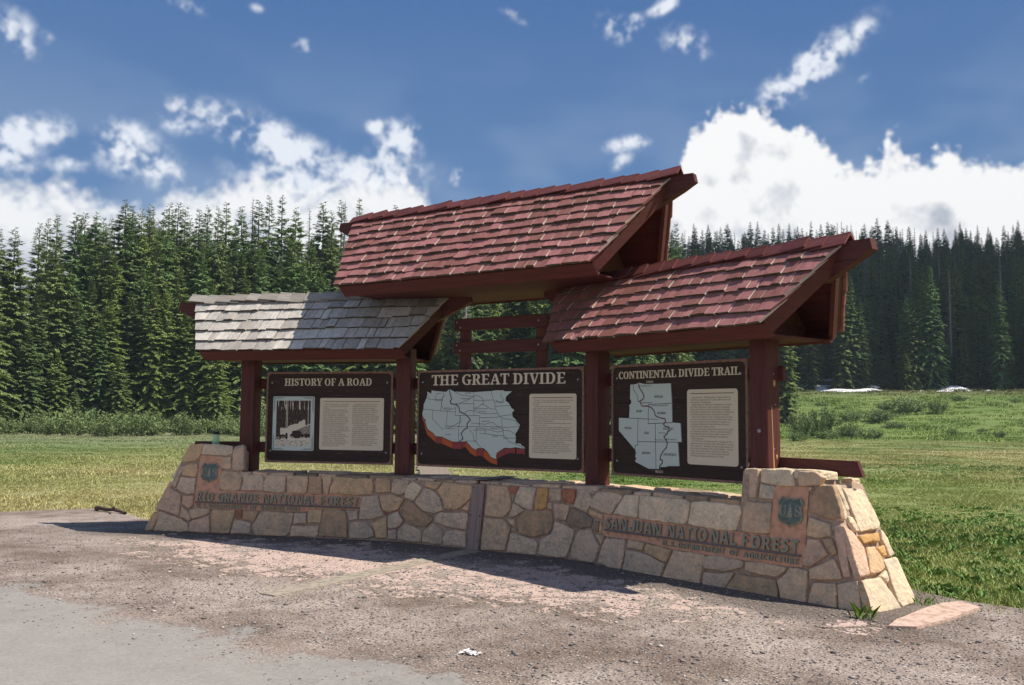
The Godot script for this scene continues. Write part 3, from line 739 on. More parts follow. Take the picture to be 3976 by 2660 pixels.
# ------------------------------------------------------------------ forecourt
func pad_pixels() -> ImageTexture:
	var w := 2048; var h := 1024
	var n1 := noise(31, 0.004, 5).get_image(w, h, false, false, true).get_data()
	var n2 := noise(32, 0.02, 4).get_image(w, h, false, false, true).get_data()
	var n3 := noise(33, 0.14, 3).get_image(w, h, false, false, true).get_data()
	var cel := FastNoiseLite.new()
	cel.noise_type = FastNoiseLite.TYPE_CELLULAR; cel.frequency = 0.022; cel.seed = 3
	cel.cellular_return_type = FastNoiseLite.RETURN_DISTANCE2_SUB; cel.cellular_jitter = 1.0
	cel.fractal_type = FastNoiseLite.FRACTAL_NONE
	cel.domain_warp_enabled = true; cel.domain_warp_amplitude = 22.0; cel.domain_warp_frequency = 0.02
	var n4 := cel.get_image(w, h, false, false, true).get_data()
	var n5 := noise(35, 0.45, 2).get_image(w, h, false, false, true).get_data()
	var o := PackedByteArray()
	o.resize(w * h * 3)
	var lut := PackedByteArray(); lut.resize(1025)
	for k in 1025: lut[k] = int(clampf(Color(k / 1024.0, 0, 0).linear_to_srgb().r, 0, 1) * 255)
	for y in h:
		var z := 8.0 * y / h
		for x in w:
			var i := y * w + x
			var X := -9.5 + 16.0 * x / w
			var a := n1[i] / 255.0 - 0.5; var b := n2[i] / 255.0 - 0.5; var c := n3[i] / 255.0 - 0.5; var e := n5[i] / 255.0 - 0.5
			# loose brown gravel with grey chips
			var br := clampf(0.52 + 1.5 * a + 0.8 * b + 0.5 * c, 0.0, 1.0)
			var R := 0.152 + 0.178 * (1.0 - br); var G := 0.112 + 0.163 * (1.0 - br); var B := 0.088 + 0.150 * (1.0 - br)
			var sp := 1.0 + 0.75 * c + 1.5 * e
			R *= sp; G *= sp; B *= sp
			# bare brown soil along the foot of the wall
			var soil := (1.0 - smoothstep(0.25, 0.75, z - 0.75 - maxf(0.0, absf(X) - 1.15) * 0.335 + 0.5 * b + 0.4 * a)) * smoothstep(5.2, 4.4, absf(X))
			R = lerpf(R, 0.085 * sp + 0.02, soil * 0.85); G = lerpf(G, 0.064 * sp + 0.02, soil * 0.85); B = lerpf(B, 0.050 * sp + 0.02, soil * 0.85)
			if e > 0.24: R += 0.20; G += 0.195; B += 0.185
			# worn pink paving
			var reach := 1.0
			var front := 0.75 + maxf(0.0, absf(X) - 1.15) * 0.335 + 0.12
			if X > 4.55: reach = 0.0
			var out := z - front
			var far := 3.75 - 0.045 * X * X * (1.0 if X > 0 else 0.9)
			var cover := smoothstep(0.10, 0.75, out + 0.5 * b + 0.3 * a) * (1.0 - smoothstep(far - 1.3, far, z + 0.6 * a))
			cover *= smoothstep(-4.2, -3.4, X) * reach
			var dirt := 0.80 * cover + 1.2 * a + 1.2 * b + 0.9 * c - 0.40
			if n4[i] < 14 + 30 * (b + 0.5): dirt -= 0.45
			if dirt > 0.0 and cover > 0.02:
				var k := clampf(dirt * 9.0, 0.0, 1.0)
				var f := 0.94 + 0.22 * b + 0.22 * c + 0.2 * e
				R = lerpf(R, 0.50 * f, k); G = lerpf(G, 0.38 * f, k); B = lerpf(B, 0.325 * f, k)
			# old asphalt
			var as_ := clampf((z - 5.0 + 0.9 * a + 0.55 * b + 0.25 * c - 0.10 * sin(X * 0.9)) * 5.0, 0.0, 1.0)
			if as_ > 0.0:
				var f := 0.98 + 0.16 * b + 0.2 * c + 0.38 * e
				f *= 1.0 - 0.14 * smoothstep(0.22, 0.40, a + 0.5 * b)
				R = lerpf(R, 0.285 * f, as_); G = lerpf(G, 0.266 * f, as_); B = lerpf(B, 0.243 * f, as_)
			o[i * 3] = lut[int(clampf(R, 0, 1) * 1024)]; o[i * 3 + 1] = lut[int(clampf(G, 0, 1) * 1024)]; o[i * 3 + 2] = lut[int(clampf(B, 0, 1) * 1024)]
	return ImageTexture.create_from_image(Image.create_from_data(w, h, false, Image.FORMAT_RGB8, o))

func flat(poly: PackedVector2Array, y: float, uv0 := Vector2.ZERO, uvs := Vector2.ONE) -> ArrayMesh:
	var st := MB.new()
	var tr := Geometry2D.triangulate_polygon(poly)
	for k in range(0, tr.size(), 3):
		var p: Array = [poly[tr[k]], poly[tr[k + 1]], poly[tr[k + 2]]]
		if (p[1] - p[0]).cross(p[2] - p[0]) > 0: p.reverse()
		var q := []; var u := []
		for w in p:
			q.append(Vector3(w.x, y, w.y)); u.append((w - uv0) / uvs)
		st.face(q, u)
	return st.mesh()
func wavy(poly: Array, amp: float, step: float, closed := true) -> PackedVector2Array:
	var o := PackedVector2Array()
	for k in poly.size() - (0 if closed else 1):
		var a: Vector2 = poly[k]; var b: Vector2 = poly[(k + 1) % poly.size()]
		var nn := maxi(1, int(a.distance_to(b) / step))
		for j in nn:
			var p := a.lerp(b, float(j) / nn)
			o.append(p + Vector2(fn.get_noise_2d(p.x * 60, p.y * 60), fn.get_noise_2d(p.x * 60 + 500, p.y * 60)) * amp)
	return o

func forecourt() -> void:
	var pm := mat("forecourt", Color.WHITE, 0.93, pad_pixels())
	pm.uv1_triplanar = false
	pm.texture_repeat = false
	var pad := [Vector2(6.5, 1.12), Vector2(5.31, 0.94), Vector2(4.79, 0.80), Vector2(4.4, 0.55), Vector2(1.3, 0.2), Vector2(-1.3, 0.2), Vector2(-4.4, 0.6), Vector2(-5.36, 0.97), Vector2(-6.67, 0.59), Vector2(-7.49, 0.45), Vector2(-7.7, 1.03), Vector2(-8.0, 1.64), Vector2(-9.5, 2.6)]
	var edge := wavy(pad, 0.12, 0.25, false)
	edge[0] = pad[0]
	edge.append(Vector2(-9.5, 2.6)); edge.append(Vector2(-9.5, 8.0)); edge.append(Vector2(6.5, 8.0))
	# keep the straight sides straight
	var p2 := PackedVector2Array()
	for q in edge: p2.append(Vector2(clampf(q.x, -9.5, 6.5), clampf(q.y, 0.0, 8.0)))
	bump(pm, M.fine_h, 0.0)
	pm.heightmap_enabled = false
	pm.normal_enabled = false
	tag(part("gravel_pavement", flat(p2, 0.0, Vector2(-9.5, 0.0), Vector2(16, 8)), pm, self), "", "", "", "structure")
	var am := bump(mat("asphalt", lin(0.27, 0.25, 0.23), 0.93, ramp_noise(36, 0.3, 3, [[0.0, g(0.6)], [1.0, g(1.0)]]), Vector3.ONE * 0.8, true), M.fine_h, 0.4)
	tag(part("road", flat(PackedVector2Array([Vector2(-60, 8), Vector2(60, 8), Vector2(60, 22), Vector2(-60, 22)]), -0.004), am, self), "", "", "", "structure")
	var gm := bump(mat("shoulder", lin(0.20, 0.165, 0.14), 0.95, ramp_noise(37, 0.2, 4, [[0.0, g(0.4)], [1.0, g(1.0)]]), Vector3.ONE * 0.7, true), M.fine_h, 1.0)
	tag(part("shoulder_path", flat(PackedVector2Array([Vector2(6.5, 1.12), Vector2(12, 1.8), Vector2(40, 4), Vector2(40, 8), Vector2(6.5, 8)]), -0.002), gm, self), "", "", "", "structure")
	tag(part("shoulder_path", flat(PackedVector2Array([Vector2(-9.5, 2.6), Vector2(-9.5, 8), Vector2(-40, 8), Vector2(-40, 5), Vector2(-14, 4)]), -0.002), gm, self), "", "", "", "structure")
	# concrete strip that marks the divide on the ground
	var st := MB.new()
	var cm := bump(mat("concrete", lin(0.36, 0.32, 0.26), 0.9, M.coarse, Vector3.ONE * 1.5, true), M.fine_h, 0.4)
	st.loft([Vector3(-0.10, -0.03, 0.80), Vector3(0.115, -0.03, 0.80), Vector3(0.28, -0.03, 3.90), Vector3(0.09, -0.03, 3.90)], [Vector3(-0.10, 0.009, 0.80), Vector3(0.115, 0.009, 0.80), Vector3(0.28, 0.009, 3.90), Vector3(0.09, 0.009, 3.90)])
	tag(part("concrete_path", st.mesh(), cm, self), "", "", "", "structure")
	# path in the meadow behind the wall
	var pth := wavy([Vector2(-9.9, -10.6), Vector2(-9.3, -11.3), Vector2(-12.9, -15.7), Vector2(-20.0, -25.0), Vector2(-20.8, -24.4), Vector2(-13.6, -15.0)], 0.15, 0.5)
	tag(part("path", flat(pth, -0.06), bump(mat("trail", lin(0.25, 0.21, 0.17), 0.95, M.coarse, Vector3.ONE, true), M.fine_h, 0.5), self), "", "", "", "structure")
	# loose stones: nobody could count them
	pebbles(34000)
	# pink slab beside the wall
	var sl := wavy([Vector2(4.60, 2.24), Vector2(4.76, 2.16), Vector2(4.92, 1.62), Vector2(5.02, 1.12), Vector2(4.86, 0.96), Vector2(4.76, 1.10), Vector2(4.66, 1.55), Vector2(4.60, 1.95)], 0.025, 0.09)
	var s2 := MB.new()
	var pl2 := PackedVector2Array()
	for q in sl: pl2.append(Vector2(q.x, -q.y))
	s2.prism(pl2, -0.03, 0.022, Transform3D(Basis(Vector3.RIGHT, -PI / 2), Vector3.ZERO))
	tag(part("paving_slab", s2.mesh(), bump(mat("pink_slab", lin(0.58, 0.425, 0.35), 0.9, M.coarse, Vector3.ONE * 1.4, true), M.rough_h, 0.8), self), "flat cracked pink slab lying on the gravel at the right end of the wall", "slab")
	# white litter
	var lt := MB.new()
	rng.seed = 77
	for k in 12:
		var p := Vector3(2.61 + rng.randf_range(-0.07, 0.07), 0.0, 4.49 + rng.randf_range(-0.035, 0.035))
		var s := rng.randf_range(0.010, 0.026)
		var q := [Vector3(-s, 0.006, -s * 0.6), Vector3(-s * 0.7, 0.006 + s * 0.3, s * 0.8), Vector3(s, 0.006, s * 0.7), Vector3(s * 0.8, 0.006 + s * 0.5, -s)]
		lt.face(q, [], Transform3D(Basis(Vector3.UP, rng.randf() * TAU), p))
	tag(part("paper_litter", lt.mesh(), mat("litter_white", lin(0.72, 0.70, 0.68), 0.8), self), "torn scrap of white paper litter lying on the brown gravel", "litter")
	# stick
	var sk := thing("fallen_branch", "crooked dead branch lying at the edge of the gravel on the left", "branch", Vector3(-6.79, 0, 0.69))
	var bs := MB.new()
	tube(bs, [Vector3(-0.36, 0.03, -0.06), Vector3(-0.2, 0.05, 0.0), Vector3(0.0, 0.035, 0.0), Vector3(0.2, 0.05, 0.03), Vector3(0.36, 0.03, 0.02), Vector3(0.55, 0.02, 0.07)], 0.035, 0.02, 6)
	part("limb", bs.mesh(), mat("bark", lin(0.10, 0.07, 0.05), 0.95), sk)
	var b2 := MB.new()
	tube(b2, [Vector3(0.2, 0.05, 0.03), Vector3(0.3, 0.1, 0.1), Vector3(0.42, 0.09, 0.16)], 0.02, 0.01, 5)
	part("twig", b2.mesh(), M.bark, sk)

func pebbles(count: int) -> void:
	var v := PackedVector3Array(); var t := PackedInt32Array()
	rng.seed = 5
	var dirs := [Vector3(0, 1, 0), Vector3(0.9, 0.3, 0), Vector3(0.3, 0.25, 0.9), Vector3(-0.7, 0.35, 0.55), Vector3(-0.75, 0.3, -0.5), Vector3(0.25, 0.4, -0.9)]
	for d in dirs: v.append(d * rng.randf_range(0.8, 1.15) * Vector3(1, 0.8, 1))
	v.append(Vector3(0, -0.3, 0))
	for k in 5:
		var a := 1 + k; var b := 1 + (k + 1) % 5
		t.append_array([0, b, a, 6, a, b])
	var mm := MultiMesh.new()
	mm.transform_format = MultiMesh.TRANSFORM_3D
	mm.use_colors = true
	mm.mesh = smooth(v, t)
	mm.instance_count = count
	var k := 0
	while k < count:
		var p := Vector3(rng.randf_range(-8.6, 6.4), 0.0, rng.randf_range(0.9, 5.6))
		var X := p.x
		var front := 0.74 + maxf(0.0, absf(X) - 1.15) * 0.335
		if p.z < front + 0.01 and absf(X) < 4.8: continue
		if p.z > 4.9 and rng.randf() > 0.15: continue
		var far := Vector2(p.x - CAM.x, p.z - CAM.z).length()
		if rng.randf() > 1.25 - far / 12.0: continue
		var s := 0.0035 + 0.008 * pow(rng.randf(), 2.5) + (0.014 if rng.randf() < 0.012 else 0.0)
		mm.set_instance_transform(k, Transform3D(Basis(Vector3.UP, rng.randf() * TAU).scaled(Vector3(s, s * 0.75, s)), p + Vector3(0, 0.0005, 0)))
		var gv := rng.randf_range(0.10, 0.34)
		if rng.randf() < 0.12: gv = rng.randf_range(0.4, 0.6)
		mm.set_instance_color(k, Color(gv * 1.02, gv * 0.93, gv * 0.86))
		k += 1
	var o := MultiMeshInstance3D.new()
	o.name = "gravel"
	o.multimesh = mm
	var m := mat("pebble", Color.WHITE, 0.85)
	m.vertex_color_use_as_albedo = true
	o.material_override = m
	add_child(o)
	tag(o, "loose grey gravel scattered over the forecourt", "gravel", "", "stuff")

# ------------------------------------------------------------------ stone wall
func wp(side: int, u: float, o: float, y: float) -> Vector3:
	return Vector3(side * cos(A) * u - side * sin(A) * o, y, sin(A) * u + cos(A) * o)
func wall_front(x: float, y: float, back := 0.0) -> Vector3:
	var z1 := 0.745 - 0.0903 * y - back
	var z2 := (0.37 - back - 0.1389 * y + sin(A) * absf(x)) / cos(A)
	return Vector3(x, y, maxf(z1, z2))
func wall_normal(x: float, y: float) -> Vector3:
	if 0.745 - 0.0903 * y > (0.37 - 0.1389 * y + sin(A) * absf(x)) / cos(A): return Vector3(0, 0.0903, 1).normalized()
	return Vector3(-signf(x) * sin(A), 0.1389, cos(A)).normalized()

# a dressed stone: outline on the face of the wall, rounded arris, slightly pillowed and uneven face
func stone(parent: Node, pts: Array, nrm: Vector3, tone: String, deep := 0.055, proud := 0.0, called := "stone") -> void:
	var ce := Vector3.ZERO
	for p in pts: ce += p
	ce /= pts.size()
	var line: Array = []
	for k in pts.size():
		var a: Vector3 = pts[k]; var b: Vector3 = pts[(k + 1) % pts.size()]
		var nn := maxi(2, int(a.distance_to(b) / 0.05))
		for j in nn:
			# corners are cut by sampling between 0.12 and 0.88 of each side
			var f := lerpf(0.06, 0.94, float(j) / (nn - 1))
			var p := a.lerp(b, f)
			line.append(p + (ce - p).normalized() * (0.002 + rng.randf_range(-0.005, 0.005)))
	var n := line.size()
	var v := PackedVector3Array(); var t := PackedInt32Array()
	var tilt := Vector3(rng.randf_range(-1, 1), rng.randf_range(-1, 1), rng.randf_range(-1, 1)) * 0.035
	var rings := [[0.0, -deep], [0.0, -0.012], [0.005, -0.003], [0.014, 0.001], [0.0, 0.003], [0.0, 0.004]]
	for r in rings.size():
		for k in n:
			var p: Vector3 = line[k]
			var to := ce - p
			var ln := to.length()
			var q := p
			if r < 4: q = p + to / maxf(ln, 0.001) * minf(rings[r][0], ln * 0.4)
			elif r == 4: q = p.lerp(ce, 0.38)
			else: q = p.lerp(ce, 0.72)
			var hh: float = rings[r][1]
			if r >= 2: hh += proud + tilt.dot(q - ce) + 0.014 * fn.get_noise_3d(q.x * 120, q.y * 120, q.z * 120) + rng.randf_range(-0.0022, 0.0022)
			v.append(q + nrm * hh)
	v.append(ce + nrm * (0.008 + proud))
	# winding: is the outline counter-clockwise seen along -nrm ?
	var ar := Vector3.ZERO
	for k in n: ar += (line[k] - ce).cross(line[(k + 1) % n] - ce)
	var ccw := ar.dot(nrm) > 0
	for r in rings.size() - 1:
		for k in n:
			var a := r * n + k; var b := r * n + (k + 1) % n
			if ccw: t.append_array([a, b, a + n, b, b + n, a + n])
			else: t.append_array([a, a + n, b, b, a + n, b + n])
	var l := (rings.size() - 1) * n
	for k in n:
		if ccw: t.append_array([l + k, l + (k + 1) % n, v.size() - 1])
		else: t.append_array([l + k, v.size() - 1, l + (k + 1) % n])
	var o := part(called, smooth(v, t), M["stone_%s%d" % [tone, rng.randi() % 3]], parent)
	o.name = called

func stone_wall() -> Node3D:
	rng.seed = 41
	var w := thing("stone_wall", "low battered wall of tan sandstone blocks carrying the timber frame", "wall")
	w.set_meta("kind", "thing")
	# mortar core in three lengths and two end piers
	var st := MB.new()
	var sec := []
	var b := 0.022
	for side in [-1, 1]:
		var e := []; var m := []
		for q in [[0, 0.0], [0, 0.715], [1, 0.715], [1, 0.0]]:
			var y: float = q[1]
			e.append(wp(side, 4.675 - 0.44 * y, (0.37 - b - 0.1389 * y) if q[0] == 0 else -0.29, y - (0.06 if y == 0.0 else 0.0)))
			var x := (0.37 - b - 0.1389 * y - cos(A) * (0.745 - b - 0.0903 * y)) / sin(A)
			m.append(Vector3(-side * x, y - (0.06 if y == 0.0 else 0.0), 0.745 - b - 0.0903 * y) if q[0] == 0 else Vector3(side * 1.29, y - (0.06 if y == 0.0 else 0.0), 0.095))
		sec.append([e, m])
	st.loft(sec[0][0], sec[0][1]); st.loft(sec[0][1], sec[1][1]); st.loft(sec[1][1], sec[1][0])
	for side in [-1, 1]:
		var pf := func(u: float, y: float, o: float) -> Vector3: return wp(side, u, o, y)
		var fo := func(y: float) -> float: return 0.37 - b - 0.1389 * y
		st.loft([pf.call(3.43, 0.70, fo.call(0.70)), pf.call(3.61, 0.70, fo.call(0.70)), pf.call(3.61, 0.70, 0.09), pf.call(3.43, 0.70, 0.09)], [pf.call(3.43, 1.0, fo.call(1.0)), pf.call(3.61, 1.0, fo.call(1.0)), pf.call(3.61, 1.0, 0.09), pf.call(3.43, 1.0, 0.09)])
		st.loft([pf.call(3.605, 0.70, fo.call(0.70)), pf.call(4.365, 0.70, fo.call(0.70)), pf.call(4.365, 0.70, -0.28), pf.call(3.605, 0.70, -0.28)], [pf.call(3.605, 0.92, fo.call(0.92)), pf.call(4.27, 0.92, fo.call(0.92)), pf.call(4.27, 0.92, -0.28), pf.call(3.605, 0.92, -0.28)])
		st.loft([pf.call(3.604, 0.919, fo.call(0.92)), pf.call(4.19, 0.919, fo.call(0.92)), pf.call(4.19, 0.919, -0.08), pf.call(3.604, 0.919, -0.08)], [pf.call(3.604, 1.005, fo.call(1.005)), pf.call(4.15, 1.005, fo.call(1.005)), pf.call(4.15, 1.005, -0.08), pf.call(3.604, 1.005, -0.08)])
	part("mortar_core", st.mesh(), M.mortar, w)
	# face stones
	for s in STONES:
		var pts := []
		var ce := Vector2.ZERO
		for k in range(1, s.size(), 2):
			pts.append(wall_front(s[k] / 1000.0, maxf(s[k + 1] / 1000.0, -0.015)))
			ce += Vector2(s[k], s[k + 1]) / 1000.0
		ce /= pts.size()
		stone(w, pts, wall_normal(ce.x, ce.y), s[0])
	for side in [1, -1]:
		for s in ENDS:
			var pts := []
			for k in range(1, s.size(), 2):
				var y := maxf(s[k + 1] / 1000.0, -0.015)
				var o := clampf(s[k] / 1000.0, -0.31, 0.36 - 0.1389 * y)
				pts.append(wp(side, 4.71 - 0.441 * y, o, y))
			stone(w, pts, Vector3(side * cos(A), 0.441, sin(A)).normalized(), s[0])
	# coping of flat stones
	var cop := ["g", "b", "t", "p", "k", "g"]
	for seg in 3:
		var x0 := -1.22; var x1 := 1.22
		if seg != 1: x0 = 1.24; x1 = 3.42
		var x := x0
		var jj := 0.0
		while x < x1 - 0.08:
			var wd := minf(rng.randf_range(0.24, 0.46), x1 - x)
			if x1 - x - wd < 0.12: wd = x1 - x
			var cut := rng.randf_range(-0.06, 0.08)
			var j2 := rng.randf_range(-0.05, 0.05)
			for row in 2:
				var oo := [[cut + 0.012, 0.262], [-0.285, cut - 0.012]][row] as Array
				var q := [Vector2(x + 0.012 + jj, oo[0]), Vector2(x + wd - 0.012 + j2, oo[0]), Vector2(x + wd - 0.012 - j2, oo[1]), Vector2(x + 0.012 - jj, oo[1])]
				var pts := []
				var yy := 0.735 + rng.randf_range(0.0, 0.016) + (0.0 if row == 0 else 0.012)
				for p in q: pts.append(wp(-1 if seg == 0 else 1, p.x, p.y, yy) if seg != 1 else Vector3(p.x, yy, 0.393 + OC * 0.5 + p.y))
				stone(w, pts, Vector3.UP, cop[rng.randi() % 6], 0.06, 0.0, "coping_stone")
			jj = j2
			x += wd
	# caps of the two piers
	for side in [-1, 1]:
		stone(w, [wp(side, 3.62, 0.22, 1.012), wp(side, 3.93, 0.225, 1.015), wp(side, 3.90, -0.08, 1.015), wp(side, 3.62, -0.12, 1.012)], Vector3.UP, "w", 0.05, 0.012, "coping_stone")
		stone(w, [wp(side, 3.94, 0.225, 1.015), wp(side, 4.19, 0.20, 1.012), wp(side, 4.23, 0.02, 1.01), wp(side, 4.12, -0.10, 1.012), wp(side, 3.92, -0.09, 1.015)], Vector3.UP, "w", 0.05, 0.014, "coping_stone")
		stone(w, [wp(side, 4.13, -0.27, 0.965), wp(side, 4.26, -0.27, 0.965), wp(side, 4.25, -0.16, 0.965), wp(side, 4.14, -0.17, 0.965)], Vector3.UP, "w", 0.07, 0.0, "coping_stone")
		stone(w, [wp(side, 3.44, 0.225, 1.02), wp(side, 3.60, 0.225, 1.02), wp(side, 3.60, 0.10, 1.02), wp(side, 3.44, 0.10, 1.02)], Vector3.UP, "g", 0.05, 0.0, "coping_stone")
	# wooden strip over the joint, with its metal cap
	var s3 := MB.new()
	s3.loft([wall_front(-0.092, 0.715, -0.012), wall_front(0.074, 0.715, -0.012), wall_front(0.074, 0.715, 0.04), wall_front(-0.092, 0.715, 0.04)], [wall_front(-0.13, -0.01, -0.012), wall_front(0.04, -0.01, -0.012), wall_front(0.04, -0.01, 0.04), wall_front(-0.13, -0.01, 0.04)])
	var strip := part("divide_strip", s3.mesh(), M.strip_wood, w)
	for p in [[-0.075, 0.675], [0.055, 0.675], [-0.09, 0.37], [0.03, 0.37], [-0.115, 0.1], [0.02, 0.1]]:
		part("bolt", lathe([[0.0, 0.006], [0.008, 0.005], [0.011, 0.0], [0.011, -0.004]], 10), M.bronze_bar, strip, Transform3D(Basis(Vector3.RIGHT, PI / 2), wall_front(p[0], p[1], -0.013)))
	var s4 := MB.new()
	s4.loft([Vector3(-0.10, 0.770, 0.665), Vector3(0.085, 0.770, 0.665), Vector3(0.12, 0.778, 0.11), Vector3(-0.07, 0.778, 0.11)], [Vector3(-0.10, 0.762, 0.665), Vector3(0.085, 0.762, 0.665), Vector3(0.12, 0.770, 0.11), Vector3(-0.07, 0.770, 0.11)])
	part("metal_cap", s4.mesh(), M.bronze_bar, w)
	# plaster panels with lettering and shields
	for side in [-1, 1]:
		var poly := PackedVector2Array()
		var src: Array = PANELS[0 if side < 0 else 1]
		for k in range(0, src.size(), 2): poly.append(Vector2(src[k], src[k + 1]) / 1000.0)
		var tr := Geometry2D.triangulate_polygon(poly)
		var pm := MB.new()
		for k in range(0, tr.size(), 3):
			var p := []
			for j in 3: p.append(wall_front(poly[tr[k + j]].x, poly[tr[k + j]].y, 0.014))
			pm.away(p, Vector3(0, 0.5, -5))
		part("plaster_panel", pm.mesh(), M.plaster, w)
		var tilt := atan(0.1389)
		var bs := Basis(Vector3.UP, -side * A) * Basis(Vector3.RIGHT, -tilt)
		var org := wp(side, 0.0, 0.356, 0.0)
		var ct := cos(tilt)
		var name_ := "RIO GRANDE NATIONAL FOREST" if side < 0 else "SAN JUAN NATIONAL FOREST"
		var x0 := -4.013 if side < 0 else 1.831; var x1 := -1.807 if side < 0 else 4.053
		var yb := 0.385 if side < 0 else 0.362
		letters(w, name_, Transform3D(bs, org), x0, x1, yb / ct, 0.106, 0.022)
		if side < 0: letters(w, "U. S. DEPARTMENT  OF  AGRICULTURE", Transform3D(bs, org), -4.015, -2.569, 0.304 / ct, 0.047, 0.014)
		else: letters(w, "U. S. DEPARTMENT  OF  AGRICULTURE", Transform3D(bs, org), 2.586, 4.057, 0.276 / ct, 0.047, 0.014)
		var bm := MB.new()
		bm.box(Vector3(x1 - x0 + 0.02, 0.018, 0.024), 0.003)
		part("underline_bar", bm.mesh(), M.bronze_bar, w, Transform3D(bs, org + bs * Vector3((x0 + x1) / 2, (yb - 0.016) / ct, 0.008)))
		shield(w, Transform3D(bs, org + bs * Vector3(-3.872 if side < 0 else 3.945, (0.605 if side < 0 else 0.560) / ct, 0.002)))
	return w

func glyphs(text: String, font: Font, depth: float, step := 1.0) -> TextMesh:
	var t := TextMesh.new()
	t.text = text; t.font = font; t.font_size = 48; t.pixel_size = 0.01
	t.depth = depth; t.curve_step = step
	t.horizontal_alignment = HORIZONTAL_ALIGNMENT_LEFT
	t.vertical_alignment = VERTICAL_ALIGNMENT_BOTTOM
	return t
# one raised letter per mesh, spread so that the line runs from x0 to x1
func letters(parent: Node, text: String, t: Transform3D, x0: float, x1: float, y: float, cap: float, depth: float) -> void:
	var total := sans.get_string_size(text, HORIZONTAL_ALIGNMENT_LEFT, -1, 48).x * 0.01
	var k := (x1 - x0) / total
	var caph := glyphs("E", sans, 0.01, 4.0).get_aabb().size.y
	var ky := cap / caph
	var made := {}
	for i in text.length():
		var ch := text[i]
		if ch == " ": continue
		if not made.has(ch) and ch == "J":
			var hook := MB.new()
			hook.prism(PackedVector2Array([Vector2(0.30, 0.5), Vector2(0.47, 0.5), Vector2(0.47, 0.14), Vector2(0.44, 0.06), Vector2(0.37, 0.01), Vector2(0.26, 0.0), Vector2(0.15, 0.02), Vector2(0.07, 0.08), Vector2(0.04, 0.17), Vector2(0.19, 0.19), Vector2(0.21, 0.13), Vector2(0.26, 0.105), Vector2(0.29, 0.125), Vector2(0.30, 0.17)]), -depth / 2, depth / 2)
			made[ch] = hook.mesh()
		elif not made.has(ch): made[ch] = glyphs(ch, sans, depth * 100.0 * 0.01, 2.0)
		var m: Mesh = made[ch]
		var bb := m.get_aabb()
		var x := x0 + sans.get_string_size(text.substr(0, i), HORIZONTAL_ALIGNMENT_LEFT, -1, 48).x * 0.01 * k
		var w := sans.get_string_size(ch, HORIZONTAL_ALIGNMENT_LEFT, -1, 48).x * 0.01 * k
		var kk := k * (0.92 if ch != "I" else 1.0)
		var ox := x + (w - bb.size.x * kk) / 2.0 - bb.position.x * kk
		if ch == "J": kk = k * 0.58; ox = x + w * 1.0 - 0.47 * kk
		var kh := ky if ch == "." else cap / bb.size.y
		var oy := y - bb.position.y * kh
		part("letter", m, M.bronze, parent, t * Transform3D(Basis.from_scale(Vector3(kk, kh, 1.0)), Vector3(ox, oy, depth / 2)))

